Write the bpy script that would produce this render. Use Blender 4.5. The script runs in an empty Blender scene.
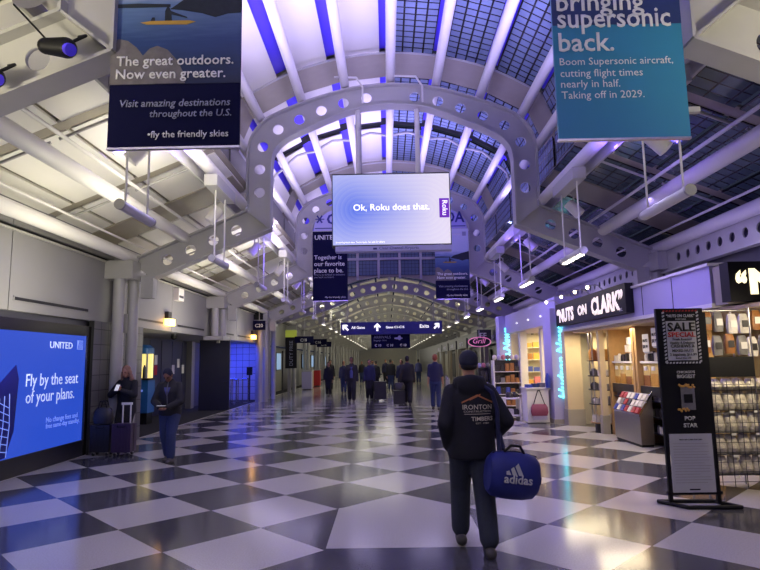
import bpy, bmesh, math, random
from mathutils import Vector, Matrix
from mathutils.bvhtree import BVHTree
R = math.radians; PI = math.pi
random.seed(7)
SC = bpy.context.scene
COL = SC.collection
CX = .18                                   # centre line of the concourse

# ------------------------------------------------------------------ camera
F, PIT, YAW, ROL, H = 580.0, .1300, .0098, -.0160, 1.69
def camvec(x, y, z):
    c, s = math.cos(ROL), math.sin(ROL); x, z = c*x-s*z, s*x+c*z
    c, s = math.cos(PIT), math.sin(PIT); y, z = c*y-s*z, s*y+c*z
    c, s = math.cos(YAW), math.sin(YAW); x, y = c*x-s*y, s*x+c*y
    return Vector((x, y, z))
cd = bpy.data.cameras.new('camera'); cam = bpy.data.objects.new('camera', cd); COL.objects.link(cam)
r_, u_, f_ = camvec(1, 0, 0), camvec(0, 0, 1), camvec(0, 1, 0)
cam.matrix_world = Matrix(((r_.x, u_.x, -f_.x, 0), (r_.y, u_.y, -f_.y, 0), (r_.z, u_.z, -f_.z, H), (0, 0, 0, 1)))
cd.sensor_width = 36; cd.lens = F/760*36; cd.clip_start = .05; cd.clip_end = 400
SC.camera = cam

# ------------------------------------------------------------------ materials
def srgb(r, g, b):
    f = lambda c: (c/255/12.92) if c/255 <= .04045 else ((c/255+.055)/1.055)**2.4
    return (f(r), f(g), f(b), 1)
def mat(name, col, rough=.5, metal=0, emit=0, ecol=None, noise=0, scale=20, bump=0, spec=.5):
    m = bpy.data.materials.new(name); m.use_nodes = True
    nt = m.node_tree; b = nt.nodes['Principled BSDF']
    c = col if len(col) == 4 else (*col, 1)
    b.inputs['Base Color'].default_value = c
    b.inputs['Roughness'].default_value = rough; b.inputs['Metallic'].default_value = metal
    b.inputs['Specular IOR Level'].default_value = spec
    if emit:
        b.inputs['Emission Color'].default_value = ecol or c; b.inputs['Emission Strength'].default_value = emit
    if noise or bump:
        tc = nt.nodes.new('ShaderNodeTexCoord'); n = nt.nodes.new('ShaderNodeTexNoise')
        n.inputs['Scale'].default_value = scale; n.inputs['Detail'].default_value = 3
        nt.links.new(tc.outputs['Object'], n.inputs['Vector'])
        if noise:
            mx = nt.nodes.new('ShaderNodeMix'); mx.data_type = 'RGBA'
            mx.inputs[6].default_value = tuple(x*(1-noise) for x in c[:3])+(1,)
            mx.inputs[7].default_value = tuple(min(1, x*(1+noise)) for x in c[:3])+(1,)
            nt.links.new(n.outputs['Fac'], mx.inputs[0]); nt.links.new(mx.outputs[2], b.inputs['Base Color'])
        if bump:
            bp = nt.nodes.new('ShaderNodeBump'); bp.inputs['Strength'].default_value = bump; bp.inputs['Distance'].default_value = .02
            nt.links.new(n.outputs['Fac'], bp.inputs['Height']); nt.links.new(bp.outputs['Normal'], b.inputs['Normal'])
    return m
class N:                                    # tiny node helper
    def __init__(s, m): s.nt = m.node_tree; s.b = s.nt.nodes['Principled BSDF']
    def new(s, t, **k):
        n = s.nt.nodes.new(t)
        for a, v in k.items(): setattr(n, a, v)
        return n
    def val(s, sock, v):
        if isinstance(v, (int, float)): sock.default_value = v
        else: s.nt.links.new(v, sock)
    def math(s, op, a, b=0):
        n = s.new('ShaderNodeMath', operation=op); s.val(n.inputs[0], a); s.val(n.inputs[1], b); return n.outputs[0]
    def mix(s, f, a, b):
        n = s.new('ShaderNodeMix', data_type='RGBA'); s.val(n.inputs[0], f)
        for i, c in ((6, a), (7, b)):
            if isinstance(c, tuple): n.inputs[i].default_value = c
            else: s.nt.links.new(c, n.inputs[i])
        return n.outputs[2]
    def link(s, a, b): s.nt.links.new(a, b)

M = {}
M['steel'] = mat('white_painted_steel', srgb(170, 169, 165), .42, noise=.05, scale=6)
M['tube'] = mat('white_tube_paint', srgb(214, 212, 206), .35, noise=.03, scale=4)
M['panel'] = mat('white_roof_panel', srgb(226, 224, 214), .5, noise=.04, scale=2)
M['gutter'] = mat('beige_roof_metal', srgb(150, 144, 128), .45, noise=.1, scale=5)
M['violet'] = mat('violet_light_paint', srgb(92, 72, 252), .4)  # violet light put into the base colour of the vault slots
M['blackgap'] = mat('black_joint', (.006, .006, .009), .6)
M['wallp'] = mat('grey_wall_panel', srgb(132, 131, 131), .45, noise=.04, scale=3)
M['dark'] = mat('dark_metal', (.018, .018, .022), .35, noise=.2, scale=8)
M['black'] = mat('black_paint', (.006, .006, .007), .5, spec=.3)
M['rubber'] = mat('black_rubber', (.01, .01, .01), .7)
M['chrome'] = mat('chrome', (.62, .62, .62), .12, 1)
M['ss'] = mat('brushed_stainless', (.5, .49, .47), .28, 1, noise=.1, scale=30)
M['carpet'] = mat('dark_carpet', (.012, .012, .014), .9, noise=.5, scale=90)
M['doorp'] = mat('blue_black_door_panel', srgb(42, 44, 66), .4, noise=.08, scale=4)
M['doorg'] = mat('grey_door_panel', srgb(62, 62, 72), .4, noise=.08, scale=4)
M['wood'] = mat('maple_veneer', srgb(178, 142, 92), .4, noise=.18, scale=12)
M['beige'] = mat('beige_wallboard', srgb(196, 178, 142), .5, noise=.05, scale=5)
M['white'] = mat('white_paint', srgb(225, 222, 215), .5, noise=.03)
M['paper'] = mat('white_paper', srgb(228, 226, 218), .7)
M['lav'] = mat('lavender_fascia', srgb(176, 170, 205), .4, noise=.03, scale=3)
M['navy'] = mat('navy_banner', srgb(11, 13, 50), .8, noise=.05, scale=3, spec=.15)
M['tealb'] = mat('blue_teal_banner', srgb(48, 128, 160), .5, noise=.05, scale=3)
M['btext'] = mat('banner_lettering', srgb(226, 226, 222), .6)
M['btextd'] = mat('banner_grey_lettering', srgb(150, 154, 172), .6)
M['skin'] = mat('skin', srgb(176, 128, 102), .5, noise=.05, scale=30)
M['skind'] = mat('brown_skin', srgb(120, 80, 60), .5, noise=.05, scale=30)
M['eye'] = mat('dark_eye', (.01, .008, .008), .2)
M['lip'] = mat('lip', srgb(140, 84, 76), .5)
M['lamp'] = mat('lamp_glow', (1, .95, .85), .5, emit=6, ecol=(1, .93, .8, 1))
M['bulb'] = mat('bulb_glow', (1, .9, .7), .5, emit=16, ecol=(1, .82, .55, 1))
M['amber'] = mat('amber_glow', (1, .6, .15), .5, emit=9, ecol=(1, .5, .09, 1))
M['signwhite'] = mat('lit_white_lettering', (1, 1, 1), .5, emit=1.1, ecol=(1, .97, .95, 1))
M['teal'] = mat('teal_neon', (.2, .9, .9), .4, emit=3.0, ecol=(.14, .85, .86, 1))
M['nuts'] = mat('lit_pink_white_lettering', (1, .9, .85), .5, emit=.85, ecol=(1, .84, .80, 1))
M['nutsy'] = mat('lit_cream_lettering', (1, .9, .6), .5, emit=1.6, ecol=(1, .86, .52, 1))
M['dirblue'] = mat('direction_sign_blue', srgb(18, 24, 110), .4)
M['red'] = mat('red', srgb(176, 28, 30), .5)
M['pinkneon'] = mat('pink_neon', (1, .3, .5), .5, emit=.35, ecol=(.8, .25, .4, 1))

# floor: checker of diagonal terrazzo tiles with one straight white square on the centre line
m = mat('terrazzo_checker', (.5, .5, .5), .16); n = N(m); M['floor'] = m
g = n.new('ShaderNodeNewGeometry'); sp = n.new('ShaderNodeSeparateXYZ'); n.link(g.outputs['Position'], sp.inputs[0])
X, Y = sp.outputs[0], sp.outputs[1]; A2 = 1.475
dx, dy = n.math('SUBTRACT', X, .88), n.math('SUBTRACT', Y, 1.08)
u = n.math('DIVIDE', n.math('ADD', dx, dy), A2); v = n.math('DIVIDE', n.math('SUBTRACT', dx, dy), A2)
par = n.math('ADD', n.math('FLOOR', u), n.math('FLOOR', v))
par = n.math('ABSOLUTE', n.math('MODULO', par, 2))
inx = n.math('LESS_THAN', n.math('ABSOLUTE', n.math('SUBTRACT', X, .15)), .7375)
iny = n.math('LESS_THAN', n.math('ABSOLUTE', n.math('SUBTRACT', Y, 6.285)), .735)
iny2 = n.math('LESS_THAN', n.math('ABSOLUTE', n.math('SUBTRACT', Y, 4.8)), .75)
par = n.math('MULTIPLY', par, n.math('SUBTRACT', 1, n.math('MULTIPLY', inx, iny)))
par = n.math('MAXIMUM', par, n.math('MULTIPLY', inx, iny2))
fu = n.math('ABSOLUTE', n.math('SUBTRACT', n.math('FRACT', u), .5)); fv = n.math('ABSOLUTE', n.math('SUBTRACT', n.math('FRACT', v), .5))
jt = n.math('MULTIPLY', n.math('GREATER_THAN', n.math('MAXIMUM', fu, fv), .4965), n.math('SUBTRACT', 1, n.math('MULTIPLY', inx, n.math('MAXIMUM', iny, iny2))))
nz = n.new('ShaderNodeTexNoise'); nz.inputs['Scale'].default_value = 70; nz.inputs['Detail'].default_value = 4; n.link(g.outputs['Position'], nz.inputs['Vector'])
nz2 = n.new('ShaderNodeTexNoise'); nz2.inputs['Scale'].default_value = .9; n.link(g.outputs['Position'], nz2.inputs['Vector'])
li = n.mix(nz.outputs['Fac'], srgb(160, 157, 153), srgb(206, 202, 197)); da = n.mix(nz.outputs['Fac'], srgb(56, 56, 61), srgb(90, 90, 97))
c = n.mix(par, li, da); c = n.mix(jt, c, srgb(60, 60, 64)); n.link(c, n.b.inputs['Base Color'])
n.link(n.math('ADD', n.math('MULTIPLY', nz2.outputs['Fac'], .08), .10), n.b.inputs['Roughness'])

def gridglass(name, cu, cv, lw, base, line, rough=.25, transp=.15):
    m = mat(name, base, rough); n = N(m)
    uv = n.new('ShaderNodeUVMap'); sp = n.new('ShaderNodeSeparateXYZ'); n.link(uv.outputs[0], sp.inputs[0])
    a = n.math('LESS_THAN', n.math('FRACT', n.math('DIVIDE', sp.outputs[0], cu)), lw/cu)
    b = n.math('LESS_THAN', n.math('FRACT', n.math('DIVIDE', sp.outputs[1], cv)), lw/cv)
    k = n.math('MAXIMUM', a, b)
    n.link(n.mix(k, base, line), n.b.inputs['Base Color'])
    out = n.nt.nodes['Material Output']; tr = n.new('ShaderNodeBsdfTransparent'); tr.inputs[0].default_value = (.5, .6, .7, 1)
    mx = n.new('ShaderNodeMixShader'); n.link(n.math('MULTIPLY', n.math('SUBTRACT', 1, k), transp), mx.inputs[0])
    n.link(n.b.outputs[0], mx.inputs[1]); n.link(tr.outputs[0], mx.inputs[2]); n.link(mx.outputs[0], out.inputs[0])
    return m
M['vglass'] = gridglass('vault_glass', .2, .2, .032, srgb(134, 150, 178), (.01, .01, .014, 1))
M['sglass'] = gridglass('aisle_glass', .3, .22, .026, srgb(104, 120, 124), (.01, .01, .014, 1), .15, .3)
M['gable'] = gridglass('gable_glass', .16, .16, .016, srgb(92, 112, 128), (.015, .015, .02, 1))

def blockwall(name, c1, c2, sx, sz):
    m = mat(name, c1, .55); n = N(m); tc = n.new('ShaderNodeTexCoord'); mp = n.new('ShaderNodeMapping'); mp.inputs['Rotation'].default_value = (0, R(90), R(90))
    uv = n.new('ShaderNodeUVMap'); br = n.new('ShaderNodeTexBrick'); n.link(uv.outputs[0], br.inputs['Vector'])
    br.offset = 0; br.inputs['Color1'].default_value = c1; br.inputs['Color2'].default_value = c2; br.inputs['Mortar'].default_value = (.02, .02, .02, 1)
    br.inputs['Scale'].default_value = 1; br.inputs['Brick Width'].default_value = sx; br.inputs['Row Height'].default_value = sz; br.inputs['Mortar Size'].default_value = .008
    n.link(br.outputs['Color'], n.b.inputs['Base Color']); return m
M['block'] = blockwall('grey_block_tile', srgb(104, 104, 102), srgb(92, 92, 92), .3, .3)
M['bluetile'] = blockwall('pale_tile', srgb(190, 190, 200), srgb(176, 176, 190), .3, .3)

# ------------------------------------------------------------------ mesh builder
class MB:
    def __init__(s): s.bm = bmesh.new(); s.uv = None
    def box(s, c, d, rot=None):
        vs = []
        for i in (-1, 1):
            for j in (-1, 1):
                for k in (-1, 1):
                    p = Vector((i*d[0]/2, j*d[1]/2, k*d[2]/2))
                    if rot is not None: p = rot @ p
                    vs.append(s.bm.verts.new(Vector(c)+p))
        for f in ((0, 1, 3, 2), (4, 6, 7, 5), (0, 4, 5, 1), (2, 3, 7, 6), (0, 2, 6, 4), (1, 5, 7, 3)):
            s.bm.faces.new([vs[i] for i in f])
        return s
    def bx(s, x0, x1, y0, y1, z0, z1): return s.box(((x0+x1)/2, (y0+y1)/2, (z0+z1)/2), (abs(x1-x0), abs(y1-y0), abs(z1-z0)))
    def ring(s, p, ax, r, n):
        ax = Vector(ax).normalized(); t = Vector((0, 0, 1)) if abs(ax.z) < .9 else Vector((1, 0, 0))
        a = ax.cross(t).normalized(); b = ax.cross(a)
        return [s.bm.verts.new(Vector(p)+a*(r*math.cos(2*PI*i/n))+b*(r*math.sin(2*PI*i/n))) for i in range(n)]
    def skin(s, rings, cap=True):
        n = len(rings[0])
        for a, b in zip(rings, rings[1:]):
            for i in range(n): 
                try: s.bm.faces.new((a[i], a[(i+1) % n], b[(i+1) % n], b[i]))
                except ValueError: pass
        if cap: s.bm.faces.new(rings[0][::-1]); s.bm.faces.new(rings[-1])
    def cyl(s, p0, p1, r0, r1=None, n=14):
        p0, p1 = Vector(p0), Vector(p1); d = p1-p0; r1 = r0 if r1 is None else r1
        s.skin([s.ring(p0, d, r0, n), s.ring(p1, d, r1, n)]); return s
    def tube(s, pts, r, n=8):
        pts = [Vector(p) for p in pts]
        for i, (a, b) in enumerate(zip(pts, pts[1:])):
            s.cyl(a, b, r, n=n)
            if i: s.ell(a, (r, r, r), 6)
        return s
    def ell(s, c, rad, n=12, rot=None):
        st = bmesh.ops.create_uvsphere(s.bm, u_segments=n, v_segments=max(5, n*2//3), radius=1)
        for w in st['verts']:
            p = Vector((w.co.x*rad[0], w.co.y*rad[1], w.co.z*rad[2]))
            w.co = Vector(c)+(rot @ p if rot is not None else p)
        return s
    def cone(s, p0, p1, r0, r1, n=12):
        s.cyl(p0, p1, r0, r1, n); s.ell(p0, (r0,)*3, n); s.ell(p1, (r1,)*3, n); return s
    def loft(s, secs, n=22, W=None, cap=True, pw=1.0):
        rings = []
        for (x, y, z, rx, ry) in secs:
            rg = []
            for i in range(n):
                a = 2*PI*i/n; c, q = math.cos(a), math.sin(a)
                p = Vector((x+rx*math.copysign(abs(c)**pw, c), y+ry*math.copysign(abs(q)**pw, q), z))
                rg.append(s.bm.verts.new(W(p) if W else p))
            rings.append(rg)
        s.skin(rings, cap); return s
    def prism(s, pts, vec):                 # closed polygon swept along vec
        a = [s.bm.verts.new(Vector(p)) for p in pts]; b = [s.bm.verts.new(Vector(p)+Vector(vec)) for p in pts]
        s.bm.faces.new(a[::-1]); s.bm.faces.new(b); k = len(a)
        for i in range(k): s.bm.faces.new((a[i], a[(i+1) % k], b[(i+1) % k], b[i]))
        return s
    def quad(s, a, b, c, d, w=None, h=None):
        f = s.bm.faces.new([s.bm.verts.new(Vector(p)) for p in (a, b, c, d)])
        if w:
            L = s.bm.loops.layers.uv.verify()
            for l, q in zip(f.loops, ((0, 0), (w, 0), (w, h), (0, h))): l[L].uv = q
        return s
    def slab(s, a, b, c, d, t, w=None, h=None):     # thick quad, UV on the face
        a, b, c, d = map(Vector, (a, b, c, d)); nn = (b-a).cross(d-a).normalized()*t
        s.quad(a, b, c, d, w, h); s.quad(a+nn, d+nn, c+nn, b+nn, h, w)
        for p, q in ((a, b), (b, c), (c, d), (d, a)): s.quad(p, p+nn, q+nn, q)
        return s
    def frombl(s, me, fn=None):
        off = len(s.bm.verts); s.bm.from_mesh(me); s.bm.verts.ensure_lookup_table()
        if fn:
            for w in s.bm.verts[off:]: w.co = fn(w.co)
        return s
    def build(s, name, m, parent=None, smooth=False, bevel=0):
        if bevel:
            bmesh.ops.bevel(s.bm, geom=[e for e in s.bm.edges if e.is_manifold and e.calc_face_angle(0) > .6], offset=bevel, segments=2, affect='EDGES', clamp_overlap=True)
        bmesh.ops.recalc_face_normals(s.bm, faces=s.bm.faces)
        me = bpy.data.meshes.new(name); 
        o = bpy.data.objects.new(name, me); COL.objects.link(o); 
        if parent:
            o.parent = parent; w = wloc(parent)
            for q in s.bm.verts: q.co -= w
        s.bm.to_mesh(me); s.bm.free()
        ms = m if isinstance(m, list) else [m]
        for q in ms: me.materials.append(M[q] if isinstance(q, str) else q)
        if smooth:
            for p in me.polygons: p.use_smooth = True
            me.set_sharp_from_angle(angle=R(40))
        return o
def wloc(o):
    w = Vector(o.location)
    while o.parent: o = o.parent; w += Vector(o.location)
    return w
def tag(o, label, cat=None, group=None):
    o['label'] = label
    if cat: o['category'] = cat
    if group: o['group'] = group
    return o
def thing(name, label, cat, loc, group=None):
    o = bpy.data.objects.new(name, None); COL.objects.link(o); o.location = loc; o.empty_display_size = .1
    return tag(o, label, cat, group)
def struct(o): o['kind'] = 'structure'; return o
def copy_tree(o, parent=None):
    c = o.copy(); COL.objects.link(c)
    if parent: c.parent = parent
    for ch in [q for q in bpy.data.objects if q.parent == o]: copy_tree(ch, c)
    return c
def place(name, m, matname, label, cat, group=None, base=None, **k):   # one-mesh thing with its origin at its base
    vs = [v.co for v in m.bm.verts]
    b = base or Vector((sum(v.x for v in vs)/len(vs), sum(v.y for v in vs)/len(vs), min(v.z for v in vs)))
    b = Vector(b)
    for v in m.bm.verts: v.co = v.co-b
    o = m.build(name, matname, **k); o.location = b
    return tag(o, label, cat, group)

def plate(outer, holes, t, fn):             # flat plate with round holes; fn maps (x, z, depth)
    cu = bpy.data.curves.new('tmp', 'CURVE'); cu.dimensions = '2D'; cu.fill_mode = 'BOTH'; cu.extrude = t/2
    def spl(pts):
        s = cu.splines.new('POLY'); s.points.add(len(pts)-1); s.use_cyclic_u = True
        for p, q in zip(s.points, pts): p.co = (q[0], q[1], 0, 1)
    spl(outer)
    for (hx, hy, hr) in holes: spl([(hx+hr*math.cos(2*PI*i/20), hy+hr*math.sin(2*PI*i/20)) for i in range(20)])
    ob = bpy.data.objects.new('tmp', cu); me = bpy.data.meshes.new_from_object(ob)
    bpy.data.objects.remove(ob); bpy.data.curves.remove(cu)
    mb = MB(); mb.frombl(me, lambda c: Vector(fn(c.x, c.y, c.z))); bpy.data.meshes.remove(me)
    bmesh.ops.remove_doubles(mb.bm, verts=mb.bm.verts, dist=1e-5)
    return mb
def textmesh(s, bold=0, ext=.003, shear=0, spacing=1):
    cu = bpy.data.curves.new('tmp', 'FONT'); cu.body = s; cu.size = 1; cu.offset = bold; cu.extrude = ext; cu.resolution_u = 2; cu.shear = shear
    cu.space_character = spacing
    ob = bpy.data.objects.new('tmp', cu); me = bpy.data.meshes.new_from_object(ob)
    bpy.data.objects.remove(ob); bpy.data.curves.remove(cu); return me
def text(parent, s, m, o, right=(1, 0, 0), up=(0, 0, 1), w=None, h=None, bold=0, name='lettering', ext=.004, align='L', shear=0, spacing=1, fit=True):
    me = textmesh(s, bold, 0, shear, spacing)
    xs = [v.co.x for v in me.vertices]; ys = [v.co.y for v in me.vertices]
    x0, x1, y0 = min(xs), max(xs), 0
    capm = max(ys)
    sx = sy = 1
    if w and h: sx = w/(x1-x0); sy = h/capm
    elif w: sx = sy = w/(x1-x0)
    else: sx = sy = h/capm
    right, up, o = Vector(right), Vector(up), Vector(o); nn = right.cross(up)
    tw = (x1-x0)*sx; sh = 0 if align == 'L' else (-tw/2 if align == 'C' else -tw)
    mb = MB(); mb.frombl(me, lambda c: o+right*((c.x-x0)*sx+sh)+up*(c.y*sy)); bpy.data.meshes.remove(me)
    ge = bmesh.ops.extrude_face_region(mb.bm, geom=list(mb.bm.faces))
    for v in ge['geom']:
        if isinstance(v, bmesh.types.BMVert): v.co += nn*ext
    return mb.build(name, m, parent)

# ------------------------------------------------------------------ people
def remesh(mb, name, m, parent, voxel, it=3, fac=.5):
    bmesh.ops.recalc_face_normals(mb.bm, faces=mb.bm.faces)
    me = bpy.data.meshes.new('tmp'); mb.bm.to_mesh(me); mb.bm.free()
    ob = bpy.data.objects.new('tmp', me); COL.objects.link(ob)
    q = ob.modifiers.new('r', 'REMESH'); q.mode = 'VOXEL'; q.voxel_size = voxel
    q = ob.modifiers.new('s', 'SMOOTH'); q.iterations = it; q.factor = fac
    dg = bpy.context.evaluated_depsgraph_get()
    nm = bpy.data.meshes.new_from_object(ob.evaluated_get(dg))
    bpy.data.objects.remove(ob); bpy.data.meshes.remove(me)
    k = MB(); k.frombl(nm); bpy.data.meshes.remove(nm)
    return k.build(name, m, parent, smooth=True)
def ik(a, b, l1, l2, pole):
    d = b-a; L = min(d.length, (l1+l2)*.998); dn = d.normalized()
    b = a+dn*L
    x = (l1*l1-l2*l2+L*L)/(2*L); h = math.sqrt(max(0, l1*l1-x*x))
    p = Vector(pole); p = (p-dn*p.dot(dn)).normalized()
    return a+dn*x+p*h, b
def hand(mb, w, d, nrm, side, k, curl):
    """palm plus four fingers and a thumb; d = pointing way, nrm = palm normal, side = towards the thumb"""
    d, nrm = d.normalized(), nrm.normalized(); nrm = (nrm-d*nrm.dot(d)).normalized(); sd = d.cross(nrm).normalized()
    if sd.dot(side) < 0: sd = -sd
    rot = Matrix((sd, d, nrm)).transposed()
    mb.ell(w+d*.045*k, (.042*k, .055*k, .017*k), 10, rot)
    for i, L in enumerate((.95, 1.05, 1.0, .8)):
        b = w+d*.088*k+sd*(.031-.0205*i)*k
        q = b+(d*math.cos(curl)+nrm*math.sin(curl))*.042*L*k
        e = q+(d*math.cos(2*curl)+nrm*math.sin(2*curl))*.036*L*k
        mb.cone(b, q, .0092*k, .0086*k, 8); mb.cone(q, e, .0086*k, .0074*k, 8)
    b = w+d*.02*k+sd*.034*k; q = b+(d*.6+sd*.75+nrm*.25).normalized()*.04*k; e = q+(d*.85+sd*.1+nrm*.5).normalized()*.032*k
    mb.cone(b, q, .013*k, .011*k, 8); mb.cone(q, e, .011*k, .0085*k, 8)
def person(loc, ang, Ht, label, group=None, fl=(-.09, .05, 0), fr=(.09, -.05, 0), hl=(-.24, .05, .8), hr=(.24, .05, .8), pl=(-.5, -1, 0), pr=(.5, -1, 0),
           bow=0, lean=0, top='coat_navy', legs='jeans', skin='skin', hair='hairdark', hairlong=False, cap=None, shoes='shoe', hem=.84, hood=False, bulk=1.0, voxel=.012, curl=.5, face=False, heel=0, beanie=False, curls=None, short=False):
    k = Ht/1.75; ca, sa = math.cos(ang), math.sin(ang)
    def W(p): p = Vector(p); return Vector((loc[0]+ca*p.x-sa*p.y, loc[1]+sa*p.x+ca*p.y, p.z))
    def V(*p): return Vector(p)*k
    def lz(p):                                 # the trunk leans about the hip
        p = Vector(p); 
        if p.z > .9*k and lean: 
            a = lean; dz = p.z-.9*k; return Vector((p.x, p.y+dz*math.sin(a), .9*k+dz*math.cos(a)))
        return p
    hip = [V(-.09, 0, .92), V(.09, 0, .92)]; ank = [V(fl[0], fl[1], .085+fl[2]), V(fr[0], fr[1], .085+fr[2])]
    knee = []
    for i in (0, 1):
        q, e = ik(hip[i], ank[i], .43*k, .43*k, (0, 1, 0)); knee.append(q); ank[i] = e
    sh = [lz(V(-.168, 0, 1.385)), lz(V(.168, 0, 1.385))]; wr = [V(*hl), V(*hr)]; elb = []
    for i, p in ((0, pl), (1, pr)):
        q, e = ik(sh[i], wr[i], .30*k, .27*k, p); elb.append(q); wr[i] = e
    nk = lz(V(0, -.01, 1.5)); rb = Matrix.Rotation(-bow-lean, 3, 'X'); hc = nk+rb @ V(0, .025, .135)
    rot = Matrix.Rotation(ang, 3, 'Z') @ rb
    root_loc = Vector((loc[0], loc[1], 0))
    b = MB()
    def E(c, r, n=14, rr=None): b.ell(W(c), tuple(x*k for x in r), n, rr if rr is not None else rot)
    def C(p, q, r0, r1): b.cone(W(p), W(q), r0*k, r1*k)
    H3 = lambda x, y, z: hc+rb @ V(x, y, z)
    E(H3(0, 0, .012), (.074, .094, .105)); E(H3(0, .022, -.06), (.056, .066, .062)); E(H3(0, .062, -.095), (.026, .022, .018))
    E(H3(0, .098, -.018), (.013, .02, .02)); E(H3(0, .09, .005), (.009, .016, .03)); E(H3(0, .075, .03), (.05, .02, .012))
    for s in (-1, 1): E(H3(s*.077, -.005, -.012), (.012, .024, .034))
    C(nk-V(0, 0, .05), hc+rb @ V(0, -.012, -.06), .056, .052)
    tor = [(0, 0, .88, .15, .1), (0, 0, 1.0, .142, .1), (0, .005, 1.15, .15, .105), (0, .01, 1.28, .168, .112), (0, 0, 1.39, .165, .095), (0, -.005, 1.46, .1, .07)]
    b.loft([tuple(x*k for x in s) for s in tor], W=lambda p: W(lz(p)))
    for i in (0, 1):
        C(hip[i], knee[i], .078, .056); C(knee[i], ank[i], .054, .038)
        C(sh[i], elb[i], .05, .04); C(elb[i], wr[i], .039, .028)
        d = (wr[i]-elb[i]).normalized(); s = -1 if i == 0 else 1
        nr = Vector((-s, .15, 0)) if abs(d.z) > .7 else Vector((0, 0, 1))
        sdv = Vector((0, 1, 0)) if abs(d.z) > .7 else Vector((-s, 0, 0))
        Rz = Matrix.Rotation(ang, 3, 'Z')
        hand(b, W(wr[i]), Rz @ d, Rz @ nr, Rz @ sdv, k, (curls or (curl, curl))[i])
    body = remesh(b, 'person', skin, None, voxel if voxel > .02 else .0085, 2)
    for v in body.data.vertices: v.co -= root_loc
    body.location = root_loc; tag(body, label, 'person', group)
    if face:
        for s in (-1, 1):
            q = MB(); q.ell(W(H3(s*.032, .084, .008)), (.012*k, .012*k, .008*k), 10, rot); q.build('eye', 'eye', body, True)
        q = MB(); q.ell(W(H3(0, .084, -.062)), (.024*k, .01*k, .007*k), 10, rot); q.build('mouth', 'lip', body, True)
    # clothes
    z0 = hem
    b = MB(); q = bulk
    jk = [(0, 0, z0, .187*q, .13*q), (0, 0, z0+.05, .196*q, .137*q), (0, 0, 1.0, .186*q, .132*q), (0, .005, 1.15, .19*q, .136*q), (0, .008, 1.28, .196*q, .142*q), (0, 0, 1.37, .182*q, .125*q), (0, -.004, 1.435, .125*q, .095*q), (0, -.01, 1.49, .078, .075), (0, -.01, 1.52, .066, .066)]
    b.loft([tuple(x*k for x in s) for s in jk], W=lambda p: W(lz(p)))
    for i in (0, 1):
        s0 = sh[i]*1.0; e, w2 = elb[i], wr[i]-(wr[i]-elb[i])*(.5 if short and False else .06)
        b.cone(W(s0), W(e), .069*k*q, .062*k*q)
        if not short: b.cone(W(e), W(w2), .062*k*q, .049*k*q)
    if hood:
        for a in range(9):
            t = PI*(a/8); pp = lz(V(-.1*math.cos(t), -.03-.09*math.sin(t), 1.47+.012*math.sin(t))); b.ell(W(pp), (.055*k, .055*k, .06*k), 10)
        b.ell(W(lz(V(0, -.11, 1.45))), (.125*k, .06*k, .1*k), 14, rot)
    jac = remesh(b, 'hooded_top' if hood else ('shirt' if short else 'jacket'), top, body, max(voxel, .012), 3)
    b = MB()
    b.loft([tuple(x*k for x in s) for s in [(0, 0, .80, .168, .12), (0, 0, .88, .178, .125), (0, 0, .99, .168, .118)]], W=W)
    for i in (0, 1):
        b.cone(W(hip[i]-V(0, 0, .04)), W(knee[i]), .108*k*q, .086*k*q); b.cone(W(knee[i]), W(ank[i]+V(0, 0, .06)), .085*k*q, .076*k*q)
        b.cone(W(ank[i]+V(0, 0, .07)), W(ank[i]+V(0, .0, .045)), .074*k*q, .07*k*q)
    remesh(b, 'trousers', legs, body, max(voxel, .013), 3)
    for i in (0, 1):
        b = MB(); f = (fl, fr)[i]; a = ank[i]; o = a.z-.085*k; ta = heel if i == 0 else 0
        ht = a+V(0, -.075, -.04); tt = a+V(0, .16, -.052-ta)
        ht.z = max(ht.z, .037*k); tt.z = max(tt.z, .03*k)
        b.cone(W(ht), W(a+V(0, .06, -.04)), .052*k, .052*k); b.cone(W(a+V(0, .05, -.045)), W(tt), .04*k, .03*k); b.cone(W(a+V(0, 0, .02)), W(a+V(0, .03, -.03)), .045*k, .045*k)
        b.box(W(a+V(0, .05, -.072 if ta == 0 else -.07)), (.07*k, .23*k, .016*k), Matrix.Rotation(ang, 3, 'Z')) if o < .02 else None
        remesh(b, 'shoe', shoes, body, max(voxel, .01), 2)
    # hair / hat
    b = MB()
    def E2(x, y, z, r, n=14): b.ell(W(H3(x, y, z)), tuple(t*k for t in r), n, rot)
    if cap:
        E2(0, -.004, .045, (.09, .108, .088)); E2(0, -.02, .02, (.089, .095, .06))
        b.loft([(0, 0, .0, .085*k, .05*k), (0, 0, .012*k, .08*k, .045*k)], W=lambda p: W(hc+rb @ (p+V(0, .115, .028))))
        remesh(b, 'cap', cap, body, max(voxel, .012), 2)
        if voxel < .02:
            b = MB(); E2(0, -.03, -.012, (.08, .075, .05)); remesh(b, 'hair', hair, body, .012, 2)
    else:
        E2(0, -.018, .034, (.086, .098, .1)); E2(0, -.04, -.02, (.08, .07, .075))
        if hairlong:
            for s in (-1, 1):
                for j in range(4):
                    z = -.02-.075*j; E2(s*(.08+.012*j+.006*(j % 2)), -.012+.012*j, z, (.034+.004*j, .05, .055)); E2(s*(.03+.015*j), -.07, z-.02, (.05, .035, .055))
                    E2(s*(.1+.01*j), .012*(j % 2), z-.04, (.028, .036, .045))
        remesh(b, 'beanie' if beanie else 'hair', hair, body, max(voxel, .011), 1)
    return body, jac, W, lz, k, wr
M['coat_navy'] = mat('black_navy_hoodie', srgb(20, 20, 29), .85, noise=.25, scale=14, bump=.15)
M['jeans'] = mat('blue_grey_denim', srgb(46, 51, 64), .85, noise=.2, scale=40)
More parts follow.
